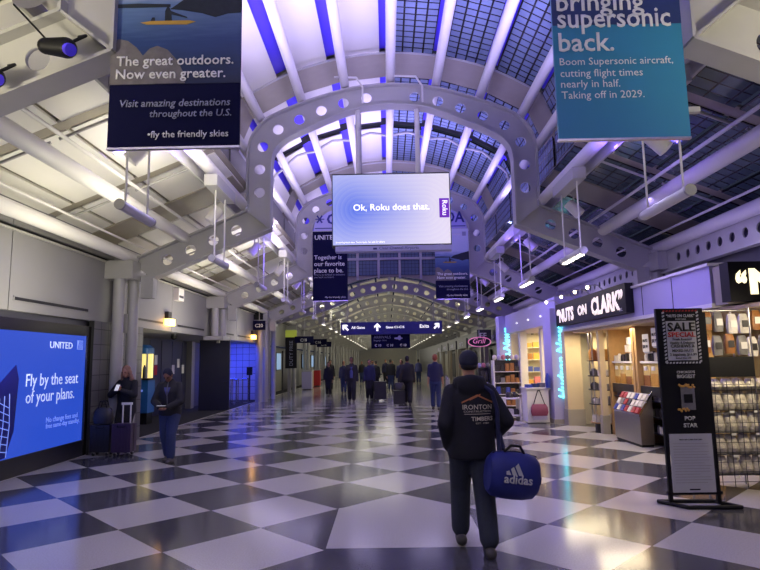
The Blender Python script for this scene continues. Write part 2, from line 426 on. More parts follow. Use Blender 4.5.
M['jeansd'] = mat('navy_denim', srgb(40, 52, 92), .8, noise=.2, scale=40)
M['coat_black'] = mat('black_coat', srgb(24, 24, 30), .75, noise=.2, scale=14)
M['navyshirt'] = mat('navy_shirt', srgb(32, 34, 70), .8, noise=.1, scale=14)
M['blueshirt'] = mat('blue_shirt', srgb(70, 74, 128), .8, noise=.1, scale=14)
M['trousers_black'] = mat('black_trousers', srgb(22, 22, 28), .8)
M['hairdark'] = mat('dark_hair', srgb(28, 22, 20), .6, noise=.3, scale=60)
M['hairblond'] = mat('blond_brown_hair', srgb(150, 110, 86), .55, noise=.35, scale=40)
M['hairred'] = mat('ginger_hair', srgb(140, 70, 50), .6, noise=.2)
M['capnavy'] = mat('navy_cap_cloth', srgb(24, 27, 48), .8, noise=.1, scale=30)
M['shoe'] = mat('grey_black_shoe', srgb(70, 66, 64), .6, noise=.2)
M['shoew'] = mat('pale_shoe', srgb(150, 150, 150), .6, noise=.2)

# the man in front
man, hoodie, W, lz, k, wr = person((.755, 5.42), R(-2), 1.76, 'man walking away in dark printed hoodie, cap and jeans beside blue duffel bag', fl=(-.105, .2, .015), fr=(.11, -.14, 0),
    hl=(-.2, .05, .895), hr=(.245, .16, .99), pl=(-.42, -1, 0), pr=(.55, -1, .1), top='coat_navy', cap='capnavy', hood=True, bulk=1.12, hem=.80, voxel=.012, curl=.7, heel=.02)
# print on the back, laid onto the cloth
vs = [hoodie.matrix_basis @ v.co+wloc(hoodie) for v in hoodie.data.vertices]
bv = BVHTree.FromPolygons(vs, [tuple(p.vertices) for p in hoodie.data.polygons])
def onback(mb, name, m):
    for v in mb.bm.verts:
        h = bv.ray_cast(Vector((v.co.x, 3, v.co.z)), Vector((0, 1, 0)))
        v.co.y = (h[0].y if h[0] else 5.3)-.006
    return mb.build(name, m, hoodie)
def backtext(s, cx, z, w, h, m, bold=0):
    me = textmesh(s, bold, 0); xs = [v.co.x for v in me.vertices]; ym = max(v.co.y for v in me.vertices); mb = MB()
    mb.frombl(me, lambda c: Vector((cx-w/2+(c.x-min(xs))/(max(xs)-min(xs))*w, 5, z+c.y/ym*h))); onback(mb, 'printed_lettering', m)
M['print'] = mat('cream_print', srgb(206, 196, 176), .8); M['printo'] = mat('orange_print', srgb(180, 112, 70), .8)
bc = .80
backtext('IRONTON', bc, 1.248, .265, .042, 'print', .01); backtext('CONSTRUCTION', bc, 1.222, .25, .016, 'print')
backtext('TIMBERS', bc+.04, 1.148, .2, .036, 'print', .015); backtext('EST. 1980', bc+.04, 1.12, .12, .013, 'print')
mb = MB()
for (x0, x1, z0, z1) in ((-.14, .0, 1.30, 1.365), (.14, .0, 1.30, 1.365), (-.07, .03, 1.325, 1.37)):
    for i in range(8):
        t0, t1 = i/8, (i+1)/8; xa, xb = bc+x0+(x1-x0)*t0, bc+x0+(x1-x0)*t1; za, zb = z0+(z1-z0)*t0, z0+(z1-z0)*t1
        mb.quad((xa, 5, za), (xb, 5, zb), (xb, 5, zb+.014), (xa, 5, za+.014))
onback(mb, 'printed_emblem', 'printo')
mb = MB()
for i in range(10): mb.quad((bc-.12+.024*i, 5, 1.205), (bc-.12+.024*(i+1), 5, 1.205), (bc-.12+.024*(i+1), 5, 1.209), (bc-.12+.024*i, 5, 1.209))
onback(mb, 'printed_rule', 'print')
# duffel
M['bagblue'] = mat('royal_blue_bag_cloth', srgb(26, 36, 110), .65, noise=.15, scale=10, bump=.1)
M['silver'] = mat('silver_print', srgb(190, 190, 186), .6)
bagc = Vector((1.055, 5.16, .70)); bag = thing('duffel_bag', 'blue sports duffel bag with silver logo hanging at the walking man\'s side', 'bag', bagc-Vector((0, 0, .2)))
tilt = Matrix.Rotation(R(8), 3, 'Y')
rg = [(-.25, .08), (-.242, .14), (-.2, .175), (-.1, .19), (0, .193), (.1, .19), (.2, .175), (.242, .14), (.25, .08)]
mb = MB(); rings = []
for x, r in rg:
    x *= .9
    rr = []
    for i in range(28):
        a = 2*PI*i/28; p = Vector((x, .72*r*math.cos(a), r*1.04*math.copysign(abs(math.sin(a))**.85, math.sin(a))))
        p = Matrix.Rotation(R(10), 3, 'Z') @ (tilt @ p); rr.append(mb.bm.verts.new(bagc+p))
    rings.append(rr)
mb.skin(rings); bb = mb.build('body', 'bagblue', bag, True)
fr = lambda x, y, z: bagc+Matrix.Rotation(R(10), 3, 'Z') @ (tilt @ Vector((x, y, z)))
yv = -.145
mb = MB()                                           # three slanted bars
for i, (xl, hh) in enumerate(((-.1, .035), (-.045, .066), (.01, .098))):
    mb.prism([fr(xl-.005, yv+.006, .02), fr(xl+.036, yv+.006, .02), fr(xl+.036-hh*.55, yv+.008, .02+hh), fr(xl-hh*.55+.012, yv+.008, .02+hh*.72)], (0, -.004, 0))
mb.build('printed_bars', 'silver', bag)
text(bag, 'adidas', 'silver', fr(-.125, yv-.001, -.045), right=Matrix.Rotation(R(10), 3, 'Z') @ (tilt @ Vector((1, 0, 0))), up=tilt @ Vector((0, 0, 1)), w=.25, bold=.02)
mb = MB(); mb.tube([(.86, 5.33, 1.455), (.93, 5.255, 1.40), (.965, 5.235, 1.25), (.96, 5.2, 1.05), (.96, 5.18, .89)], .02); mb.tube([(.86, 5.33, 1.455), (.95, 5.5, 1.4), (1.0, 5.52, 1.15), (1.02, 5.3, .89)], .02)
mb.build('shoulder_strap', mat('dark_navy_strap', srgb(20, 24, 62), .8), bag, True)
mb = MB(); mb.tube([fr(.08, -.03, .19), fr(.03, -.05, .25), fr(-.05, -.05, .25), fr(-.1, -.03, .19)], .012); mb.build('handle', 'black', bag, True)
mb = MB(); mb.tube([fr(-.2, -.02, .175), fr(0, -.02, .203), fr(.2, -.02, .175)], .006); mb.build('zip', 'black', bag)
mb = MB(); mb.tube([fr(.225, 0, .03), fr(.262, 0, .0), fr(.262, 0, -.05), fr(.22, 0, -.07)], .01); mb.build('end_loop', 'black', bag)

# man walking in on the left, looking at his phone
p2, j2, W2, lz2, k2, wr2 = person((-3.84, 10.4), R(180-3), 1.66, 'man in black jacket and blue jeans walking while looking down at phone', fl=(-.08, .12, 0), fr=(.08, -.13, 0),
    hl=(-.06, .28, 1.0), hr=(.07, .28, 1.0), pl=(-1, -.6, 0), pr=(1, -.6, 0), bow=.62, lean=.1, top='coat_black', legs='jeansd', hair='capnavy', beanie=True, face=True, curl=.35, voxel=.014, skin='skind', bulk=1.1)
M['phone'] = mat('black_phone', (.01, .01, .01), .2); M['screenlit'] = mat('lit_phone_screen', (.8, .8, .8), .3, emit=.5)
c = (W2(wr2[0])+W2(wr2[1]))/2+Vector((0, -.11, .035))
ph = thing('phone', 'phone held in both hands by the walking man on the left', 'phone', c-Vector((0, 0, .01)))
MB().box(c, (.15, .075, .009)).build('case', 'phone', ph, bevel=.003); MB().box(c+Vector((0, 0, .006)), (.138, .066, .003)).build('screen', 'screenlit', ph)
bv2 = BVHTree.FromPolygons([v.co+wloc(j2) for v in j2.data.vertices], [tuple(p.vertices) for p in j2.data.polygons])
def onfront(mb, name, m, jac, bv_):
    for v in mb.bm.verts:
        h = bv_.ray_cast(Vector((v.co.x, v.co.y-2, v.co.z)), Vector((0, 1, 0)))
        if h[0]: v.co.y = h[0].y-.008
    return mb.build(name, m, jac)
M['pk_zip'] = mat('grey_zip', srgb(90, 90, 96), .5); q = MB(); zx = -3.84
for i in range(12): q.quad((zx-.006, 10.2, .9+.04*i), (zx+.012, 10.2, .9+.04*i), (zx+.012, 10.2, .94+.04*i), (zx-.006, 10.2, .94+.04*i))
onfront(q, 'zip', 'pk_zip', j2, bv2)
q = MB(); q.prism([(0, 0, 0)]*3, (0, 0, 0)) if False else None
for i in range(4): q.quad((zx-.012*(i+1), 10.2, 1.15+.035*i), (zx+.012*(i+1), 10.2, 1.15+.035*i), (zx+.012*(i+2), 10.2, 1.185+.035*i), (zx-.012*(i+2), 10.2, 1.185+.035*i))
onfront(q, 'shirt_collar', 'blueshirt', j2, bv2)
# woman with luggage
p3, j3, W3, lz3, k3, wr3 = person((-5.22, 11.75), R(180-12), 1.68, 'woman with long wavy hair in black coat standing by luggage with phone', fl=(-.09, .0, 0), fr=(.09, .02, 0),
    hl=(-.05, .25, 1.24), hr=(.06, .25, 1.24), pl=(-1, -.3, -.6), pr=(1, -.3, -.6), bow=.3, top='coat_black', legs='trousers_black', hair='hairblond', hairlong=True, face=True, curl=.6, voxel=.014, hem=.76, bulk=1.08)
c = (W3(wr3[0])+W3(wr3[1]))/2+Vector((0, -.09, .06))
ph = thing('phone', 'white phone held up by the long-haired woman', 'phone', c-Vector((0, 0, .06)))
rot = Matrix.Rotation(R(50), 3, 'X'); MB().box(c, (.075, .15, .009), rot).build('case', 'white', ph, bevel=.003); MB().box(c-rot @ Vector((0, 0, -.006)), (.066, .138, .003), rot).build('screen', 'screenlit', ph)
# luggage
M['case_black'] = mat('black_suitcase', srgb(34, 32, 38), .4, noise=.1); M['case_purple'] = mat('dark_purple_suitcase', srgb(58, 40, 66), .4, noise=.1)
def suitcase(x, y, w, d, h, m, label, hand_h, z=.07, ang=0, hm='ss'):
    t = thing('suitcase', label, 'suitcase', (x, y, 0))
    mb = MB(); mb.bx(x-w/2, x+w/2, y-d/2, y+d/2, z, z+h); mb.build('shell', m, t, bevel=.03)
    for i in range(5):
        xx = x-w/2+w*(i+.9)/5.8; MB().bx(xx-.012, xx+.012, y-d/2-.008, y-d/2+.01, z+.05, z+h-.05).build('rib', m, t, bevel=.004)
    MB().bx(x-w/2-.004, x+w/2+.004, y-.008, y+.008, z+.01, z+h-.01).build('zip', 'black', t)
    for sx in (-1, 1):
        for sy in (-1, 1):
            px, py = x+sx*(w/2-.05), y+sy*(d/2-.05)
            wh = MB().cyl((px-.014, py, .032), (px+.014, py, .032), .032).build('wheel', 'rubber', t); MB().bx(px-.02, px+.02, py-.02, py+.02, .045, z+.01).build('caster', 'ss', wh)
    for sx in (-1, 1): MB().cyl((x+sx*.075, y+d/2-.05, z+h-.02), (x+sx*.075, y+d/2-.05, z+h+hand_h), .014).build('telescopic_rod', hm, t)
    MB().bx(x-.1, x+.1, y+d/2-.07, y+d/2-.03, z+h+hand_h-.02, z+h+hand_h+.025).build('grip', hm, t, bevel=.01)
    MB().tube([(x-.07, y-d/2, z+h*.95), (x-.07, y-d/2-.03, z+h*.9), (x+.07, y-d/2-.03, z+h*.9), (x+.07, y-d/2, z+h*.95)], .009).build('carry_handle', 'black', t)
    return t
suitcase(-5.43, 11.25, .36, .26, .5, 'case_black', 'black suitcase carrying a tote bag, beside the purple one', .1, hm='black')
suitcase(-5.0, 11.2, .36, .26, .52, 'case_purple', 'dark purple suitcase with raised pale handle in front of the woman', .36, hm='white')
tc = Vector((-5.42, 11.23, .59)); t = thing('tote_bag', 'black slouchy tote bag resting on the black suitcase', 'bag', tc)
mb = MB(); mb.loft([(tc.x, tc.y, tc.z, .17, .1), (tc.x, tc.y, tc.z+.1, .2, .12), (tc.x, tc.y, tc.z+.22, .18, .09), (tc.x, tc.y, tc.z+.3, .13, .04)], pw=.8); mb.build('body', 'case_black', t, True)
for s in (-1, 1):
    MB().tube([(tc.x-.09, tc.y+s*.04, tc.z+.28), (tc.x-.05, tc.y+s*.06, tc.z+.42), (tc.x+.04, tc.y+s*.06, tc.z+.42), (tc.x+.08, tc.y+s*.04, tc.z+.28)], .01).build('strap', 'black', t, True)
# people further down the hall
person((-1.5, 24.7), R(180), 1.86, 'person in open dark jacket over blue shirt walking towards the viewer, hall left of centre', fl=(-.09, .16, 0), fr=(.09, -.14, 0), top='coat_black', legs='trousers_black', voxel=.024, bulk=1.05, skin='skind')
q = MB(); q.loft([(-1.5, 24.565, 1.0, .06, .03), (-1.5, 24.555, 1.25, .07, .03), (-1.5, 24.58, 1.46, .05, .03)]); place('shirt_front', q, 'blueshirt', 'blue shirt front of the person walking towards the viewer', 'shirt')
o = bpy.data.objects['shirt_front']; pp = [x for x in bpy.data.objects if x.get('category') == 'person' and 'open dark jacket' in x['label']][0]
o.location = Vector(o.location)-Vector(pp.location); o.parent = pp; del o['category']; o['label'] = 'blue shirt front'
person((-.78, 25.6), R(180), 1.75, 'person in dark clothes standing beside black luggage cart mid hall', top='navyshirt', legs='trousers_black', voxel=.026)
person((.78, 22.7), R(-6), 1.86, 'person in dark jacket pulling a black roller bag away down the hall', fl=(-.09, .15, 0), fr=(.09, -.15, 0), hl=(-.3, -.12, .78), top='coat_black', legs='trousers_black', voxel=.022, bulk=1.15)
person((1.66, 20.3), R(-4), 1.88, 'person with ginger hair in navy shirt and jeans walking away ahead of the hooded man', fl=(-.09, .13, 0), fr=(.09, -.13, 0), top='navyshirt', legs='jeansd', hair='hairred', voxel=.02, short=True, hem=.88, shoes='shoe')
suitcase(.44, 22.2, .42, .3, .5, 'case_black', 'black roller bag pulled behind the dark jacketed person mid hall', .25, hm='black')
tb = Vector((.44, 22.2, .6)); q = MB(); q.loft([(tb.x, tb.y, tb.z, .2, .13), (tb.x, tb.y, tb.z+.15, .22, .14), (tb.x, tb.y, tb.z+.26, .16, .08)], pw=.7); place('holdall', q, 'case_black', 'black holdall strapped on top of the roller bag mid hall', 'bag', smooth=True)
suitcase(-.3, 25.1, .5, .34, .75, 'case_black', 'tall black luggage piece beside the dark clothed person mid hall', .3, hm='black')
crowd = [(-2.9, 29, 180, 'coat_black', 'trousers_black', 'person in black at the left of the hall crowd beside the columns'), (-2.3, 31, 0, 'navyshirt', 'jeansd', 'person in navy top walking away left in the hall crowd'),
         (-.9, 36, 180, 'blueshirt', 'trousers_black', 'person in blue shirt far down the hall behind the luggage cart'), (.2, 33, 0, 'coat_black', 'jeansd', 'person in black top walking away in mid hall crowd centre'),
         (-.1, 41, 180, 'navyshirt', 'trousers_black', 'small far person in navy near hall centre'), (1.0, 39, 0, 'coat_black', 'trousers_black', 'small far person in black right of hall centre'),
         (-1.9, 44, 180, 'coat_black', 'jeansd', 'small far person in black coat at left beyond the crowd'), (.7, 29.5, 170, 'navyshirt', 'trousers_black', 'person in navy partly behind the roller bag puller'),
         (2.3, 43, 0, 'blueshirt', 'jeansd', 'small far person in blue shirt at the right of the hall'), (-3.3, 34, 180, 'coat_black', 'trousers_black', 'far person in black close to the left columns'),
         (.45, 48, 180, 'coat_black', 'trousers_black', 'tiny far person in black at the vanishing point'), (-.6, 31, 10, 'coat_black', 'trousers_black', 'person in black walking away just beyond the luggage cart')]
for i, (x, y, a, t, l, lab) in enumerate(crowd):
    person((x, y), R(a), 1.68+.03*(i % 5), lab, top=t, legs=l, fl=(-.09, .1, 0), fr=(.09, -.1, 0), voxel=.04, hair=('hairdark', 'hairblond', 'hairdark')[i % 3], group='crowd far down the hall')

# ------------------------------------------------------------------ the hall: floor, portal frames, roof
WXX = -5.86
YE = 120                                    # far end of the concourse
fl = struct(MB().bx(-5.78, 9.5, -4, YE, -.12, 0).build('floor', 'floor'))
struct(MB().bx(-11, -5.78, -4, YE, -.12, -.002).build('floor', 'carpet'))
struct(MB().bx(-5.80, -5.76, -4, 100, -.002, .006).build('trim_1', 'ss'))

def arc(pts, n=6):                          # smooth polyline through control points (Catmull-Rom)
    out = []
    for i in range(len(pts)-1):
        p0 = pts[max(i-1, 0)]; p1, p2 = pts[i], pts[i+1]; p3 = pts[min(i+2, len(pts)-1)]
        for j in range(n):
            t = j/n; f = lambda a, b, c, d: .5*((2*b)+(-a+c)*t+(2*a-5*b+4*c-d)*t*t+(-a+3*b-3*c+d)*t**3)
            out.append((f(p0[0], p1[0], p2[0], p3[0]), f(p0[1], p1[1], p2[1], p3[1])))
    return out+[pts[-1]]
o_arc = arc([(3.13, 6.15), (3.06, 6.55), (2.80, 6.92), (2.35, 7.17), (1.6, 7.45), (.8, 7.66), (0, 7.73)], 4)
i_arc = arc([(2.63, 5.95), (2.58, 6.22), (2.40, 6.46), (2.05, 6.66), (1.4, 6.95), (.7, 7.2), (0, 7.27)], 4)
i_arc = [(a*1.0, b) for a, b in i_arc]
half_o = [(5.62, 3.87), (3.13, 4.93)]+o_arc
half_i = [(5.15, 3.5), (2.63, 4.53)]+i_arc
def sym(h): return [(x, z) for x, z in h]+[(-x, z) for x, z in h[::-1][1:]]
out_p, in_p = sym(half_o), sym(half_i)
web = [(CX+x, z) for x, z in out_p]+[(CX+x, z) for x, z in in_p[::-1]]
def along(h, step, start):                  # points every `step` along a polyline
    res, acc, nxt = [], 0, start
    for a, b in zip(h, h[1:]):
        L = math.dist(a, b)
        while nxt <= acc+L: t = (nxt-acc)/L; res.append((a[0]+(b[0]-a[0])*t, a[1]+(b[1]-a[1])*t)); nxt += step
        acc += L
    return res
mid_arc = [((a[0]+b[0])/2, (a[1]+b[1])/2) for a, b in zip(half_o[1:], half_i[1:])]
mid_slope = [(4.95, 3.86), (2.9, 4.72)]
holes = []
for x, z in along(mid_slope, .53, .12)[:4]+along(mid_arc[0:1]+mid_arc[1:], .52, .62):
    for s in (-1, 1):
        if abs(x) > .1: holes.append((CX+s*x, z, .118))
holes = [h for i, h in enumerate(holes) if all(math.dist(h[:2], g[:2]) > .3 for g in holes[:i])]
def flange(mb, pts, y0, y1, t):
    for a, b in zip(pts, pts[1:]):
        d = (Vector((b[0]-a[0], 0, b[1]-a[1]))).normalized(); nn = Vector((-d.z, 0, d.x))*t
        A, B = Vector((CX+a[0], y0, a[1])), Vector((CX+b[0], y0, b[1]))
        mb.prism([A-nn/2, B-nn/2, B+nn/2, A+nn/2], (0, y1-y0, 0))
FRAME_Y = [5.05, 12.2, 19.0, 25.8]
def portal(y, label):
    t = thing('portal_frame', label, 'frame', (CX, y, 0))
    plate(web, holes, .05, lambda a, b, c: (a, y+c, b)).build('arch_girder', 'steel', t)
    for nm, pts in (('outer_flange', out_p), ('inner_flange', in_p)):
        mb = MB(); flange(mb, pts, y-.15, y+.15, .035); mb.build(nm, 'steel', t)
    for s in (-1, 1):
        MB().box((CX+s*2.88, y, 4.73), (.025, .28, .6), Matrix.Rotation(s*R(51), 3, 'Y')).build('knee_stiffener', 'steel', t)
        for q in ((5.55, 0), (5.9, .12), (5.72, -.3)):
            MB().cyl((CX+s*q[0], y+q[1], 2.56 if s < 0 and y == 19 else 0), (CX+s*q[0], y+q[1], 3.7), .115, n=18).build('column', 'steel', t, True)
        MB().bx(CX+s*5.40, CX+s*6.02, y-.42, y+.26, 3.46, 3.84).build('column_collar', 'steel', t, bevel=.03)
        MB().bx(CX+s*5.1, CX+s*5.36, y-.1, y+.1, 3.08, 3.56).build('bracket_plate', 'steel', t, bevel=.02)
        if s < 0 and y == 19: MB().bx(WXX, CX-5.4, y-.45, y+.3, 2.44, 2.56).build('corbel', 'steel', t, bevel=.02)
        MB().bx(CX+s*5.66-.05, CX+s*5.66+.05, y-.12, y-.06, 2.35, 2.75).build('link_plate', 'steel', t)
    return t
for y, l in zip(FRAME_Y, ('white steel portal frame nearest the viewer, only its lower corners in the picture', 'white steel arch frame with round holes directly above the lit advertising screen',
                          'violet-lit steel arch frame behind the screen carrying the two smaller blue banners', 'furthest high steel frame just before the glazed gable')):
    portal(y, l)

# tubes that run along the hall
def tube_thing(dx, z, r, y0, y1, label, group=None, name='roof_tube', m='tube'):
    mb = MB(); mb.cyl((CX+dx, y0, z), (CX+dx, y1, z), r, n=18)
    return place(name, mb, m, label, 'tube', group, smooth=True, base=(CX+dx, y0, z-r))
tv = [(-3.23, 6.33), (-2.89, 7.03), (-2.0, 7.50), (-1.02, 7.78), (.0, 7.88), (1.02, 7.78), (2.0, 7.50), (2.89, 7.03), (3.23, 6.33)]
names = ['lowest left', 'second from the left', 'third from the left', 'just left of the crown', 'at the crown', 'just right of the crown', 'third from the right', 'second from the right', 'lowest right']
for (dx, z), nm in zip(tv, names): tube_thing(dx, z+.03, .1, 2, 26.2, f'white round vault tube running lengthwise, {nm}')
for s, sd in ((-1, 'left'), (1, 'right')):
    tube_thing(s*3.22, 5.07, .11, 0, 40, f'lit tube along the {sd} edge of the vault above the hanging lamps')
    tube_thing(s*4.48, 4.38, .12, 0, 60, f'thick round tube along the middle of the {sd} sloping side roof')
    tube_thing(s*5.56, 3.95, .12, 0, 60, f'thick round tube along the {sd} wall head')
    tube_thing(s*4.30, 4.62, .028, 0, 40, f'thin rail above the middle tube of the {sd} side roof', name='rail')
    tube_thing(s*5.40, 4.17, .022, 0, 40, f'thin rail above the wall head tube on the {sd}', name='rail')

# side roofs
def slopept(s, f, y, up=0): return Vector((CX+s*(3.2+2.9*f), y, 5.42-1.18*f+up))
kwin = 1
bays = [(-2.0, 5.05), (5.05, 12.2), (12.2, 19.0), (19.0, 25.8), (25.8, 32.6), (32.6, 40), (40, 60), (60, 90)]
for bi, (y0, y1) in enumerate(bays):
    for s in (-1, 1):
        for half in (0, 1, 2):
            ya = y0+(y1-y0)*half/3+.12; yb = y0+(y1-y0)*(half+1)/3-.12
            for fa, fb in ((0.0, .43), (.45, .8), (.82, 1.0)):
                if s < 0 or bi >= 5: 
                    q = MB().slab(slopept(s, fa, ya), slopept(s, fb, ya), slopept(s, fb, yb), slopept(s, fa, yb), .05 if s > 0 else -.05)
                    struct(q.build('ceiling', 'panel' if s < 0 or bi < 5 else 'gutter'))
                else:
                    w = 2.9*(fb-fa)*1.08; q = MB().slab(slopept(s, fa, ya), slopept(s, fb, ya), slopept(s, fb, yb), slopept(s, fa, yb), .03, w, yb-ya)
                    struct(q.build(f'window_{kwin}', 'sglass')); kwin += 1
        q = MB().slab(slopept(s, -.02, y0, .09), slopept(s, 1.04, y0, .09), slopept(s, 1.04, y1, .09), slopept(s, -.02, y1, .09), .05 if s > 0 else -.05)
        if s < 0 or bi > 4: struct(q.build('ceiling', 'gutter'))
        else: q.bm.free()
# rafters across the side roofs: one every third of a bay, and a dark metal band at each frame
rl = 0
for bi, (y0, y1) in enumerate(bays[:6]):
    for s in (-1, 1):
        sd = 'left' if s < 0 else 'right'
        for j in (1, 2):
            y = y0+(y1-y0)*j/3
            mb = MB(); mb.cyl(slopept(s, .02, y, -.16), slopept(s, .46, y, -.16), .022); a = place('purlin_strut', mb, 'steel', f'thin round strut across the upper {sd} side roof, between the portal frames', 'strut', f'upper {sd} roof struts')
            mb = MB(); mb.cyl(slopept(s, .5, y, -.16), slopept(s, .84, y, -.16), .022); a = place('purlin_strut', mb, 'steel', f'thin round strut across the lower {sd} side roof, between the portal frames', 'strut', f'lower {sd} roof struts')
            q = MB().slab(slopept(s, 0, y-.14, .02), slopept(s, 1, y-.14, .02), slopept(s, 1, y+.14, .02), slopept(s, 0, y+.14, .02), .04 if s > 0 else -.04); struct(q.build('trim_2', 'gutter'))
        q = MB().slab(slopept(s, 0, y1-1.0, -.03), slopept(s, 1, y1-1.0, -.03), slopept(s, 1, y1-.02, -.03), slopept(s, 0, y1-.02, -.03), .05 if s > 0 else -.05); struct(q.build('trim_3', 'gutter'))

# upright glazed strip between side roof and vault
for s in (-1, 1):
    for bi, (y0, y1) in enumerate(bays[:4]):
        for h in range(3):
            ya = y0+(y1-y0)*h/3+.08; yb = y0+(y1-y0)*(h+1)/3-.08; x = CX+s*3.55
            q = MB()
            if s < 0: q.bx(x-.03, x, ya, yb, 5.45, 6.62); struct(q.build('wall_left', 'wallp'))
            else: q.slab((x, ya, 5.45), (x, yb, 5.45), (x, yb, 6.62), (x, ya, 6.62), .03, yb-ya, 1.17); struct(q.build(f'window_{kwin}', 'vglass')); kwin += 1
        struct(MB().bx(CX+s*3.42-.02, CX+s*3.42+.02, y0, y1, 4.9, 5.45).build('wall_'+('left' if s < 0 else 'right'), 'steel'))
    struct(MB().bx(CX+s*3.66-.02, CX+s*3.66+.02, -1.4, 26, 5.3, 6.7).build('wall_'+('left' if s < 0 else 'right'), 'gutter'))

# vault skin: white panels left of the crown, gridded glass right of it, slot coloured as if violet-lit beside every tube
def outp(p, d=.5):
    v = Vector((p[0], 0, p[1]-4.3)).normalized(); return (p[0]+v.x*d, p[1]+v.z*d)
op = [outp(p) for p in [(-3.2, 6.2)]+tv[1:-1]+[(3.2, 6.2)]]; opd = [outp(p, .6) for p in [(-3.2, 6.2)]+tv[1:-1]+[(3.2, 6.2)]]
opf = [outp(p, .95) for p in [(-3.2, 6.2)]+tv[1:-1]+[(3.2, 6.2)]]
def P3(p, y): return Vector((CX+p[0], y, p[1]))
def lerp(a, b, t): return (a[0]+(b[0]-a[0])*t, a[1]+(b[1]-a[1])*t)
for bi, (y0, y1) in enumerate(bays[:4]):
    for i in range(8):
        a, b = op[i], op[i+1]; ad, bd = opd[i], opd[i+1]
        L = math.dist(a, b)
        segs = [(y0+.75, y0+3.3), (y0+3.75, y1-.35)]
        for (ya, yb) in segs:
            p, q = lerp(a, b, .03), lerp(a, b, .80)
            if i < 4: struct(MB().slab(P3(p, ya), P3(p, yb), P3(q, yb), P3(q, ya), .03).build('ceiling', 'panel'))
            else: struct(MB().slab(P3(p, ya), P3(p, yb), P3(q, yb), P3(q, ya), .03, yb-ya, L*.7).build(f'window_{kwin}', 'vglass')); kwin += 1
            p, q = lerp(ad, bd, .78), lerp(ad, bd, 1.06)
            struct(MB().slab(P3(p, ya), P3(p, yb), P3(q, yb), P3(q, ya), .03).build('ceiling', 'violet'))
        p, q = lerp(a, b, -.03), lerp(a, b, 1.03); f = .97
        struct(MB().slab(P3(p, y1-.35), P3(p, y1+.72), P3(q, y1+.72), P3(q, y1-.35), .04).build('ceiling', 'gutter'))
        struct(MB().slab(P3(lerp(ad, bd, -.02), y0+3.3), P3(lerp(ad, bd, -.02), y0+3.75), P3(lerp(ad, bd, 1.02), y0+3.75), P3(lerp(ad, bd, 1.02), y0+3.3), .04).build('ceiling', 'blackgap'))
        ae, be = opf[i], opf[i+1]
        if i < 4: struct(MB().slab(P3(lerp(ae, be, -.02), y0), P3(lerp(ae, be, -.02), y1), P3(lerp(ae, be, 1.02), y1), P3(lerp(ae, be, 1.02), y0), .03).build('ceiling', 'gutter'))
    # mid-bay rib: short struts from tube to tube
    if bi:
        rib = thing('vault_rib', ['', 'white rib of short struts across the vault nearest the viewer', 'white rib of short struts across the vault behind the screen', 'white rib of short struts across the vault before the gable'][bi], 'rib', (CX, y0+3.5, 6.3))
        for p, q in zip(tv, tv[1:]):
            p2, q2 = outp(p, .1), outp(q, .1); mm = outp(((p[0]+q[0])/2, (p[1]+q[1])/2), .3)
            MB().tube([P3(p2, y0+3.52), P3(lerp(p2, mm, .5), y0+3.52), P3(outp(lerp(p2, q2, .5), .16), y0+3.52), P3(lerp(mm, q2, .5), y0+3.52), P3(q2, y0+3.52)], .035).build('strut', 'steel', rib, True)
    # conduit along the foot of the arch
    if bi in (1, 2):
        mb = MB(); pts = [P3(outp(p, .25), y1-.7) for p in arc([(x, z) for x, z in tv[1:-1]], 3)]; mb.tube(pts, .022)
        place('conduit', mb, 'steel', 'thin pipe curving across the vault %s' % ('in front of the nearest full arch' if bi == 1 else 'before the second arch'), 'pipe', smooth=True)

# glazed gable where the high vault ends
gp = [(-3.5, 5.0)]+[(x, z) for x, z in op]+[(3.5, 5.0)]
gw = MB(); yg = 26.35
low = lambda dx: 5.55-.085*dx*dx
cols = [-3.4+.97*i for i in range(8)]
gable = struct(MB().prism([P3((x, z), yg+.12) for x, z in op]+[P3((dx, low(dx)), yg+.12) for dx in (3.4, 2.4, 1.4, .5, -.5, -1.4, -2.4, -3.4)], (0, .05, 0)).build('wall_back', 'gutter'))
for r, (z0, z1) in enumerate(((5.62, 6.28), (6.40, 6.98), (7.08, 7.5))):
    for i in range(7):
        x0, x1 = cols[i]+.06, cols[i+1]-.06; dm = max(abs(x0), abs(x1))
        if z1 > 7.95-.12*dm*dm: continue
        struct(MB().slab(P3((x0, z0-.03*dm), yg), P3((x1, z0-.03*dm), yg), P3((x1, z1), yg), P3((x0, z1), yg), -.04, x1-x0, z1-z0).build(f'window_{kwin}', 'gable')); kwin += 1
for z in (6.34, 7.03): struct(MB().bx(CX-3, CX+3, yg-.1, yg+.08, z-.05, z+.05).build('trim_4', 'steel'))
for x in cols[1:-1]: struct(MB().bx(CX+x-.05, CX+x+.05, yg-.09, yg+.08, 5.4, 7.3 if abs(x) < 2.2 else 6.8).build('trim_5', 'steel'))

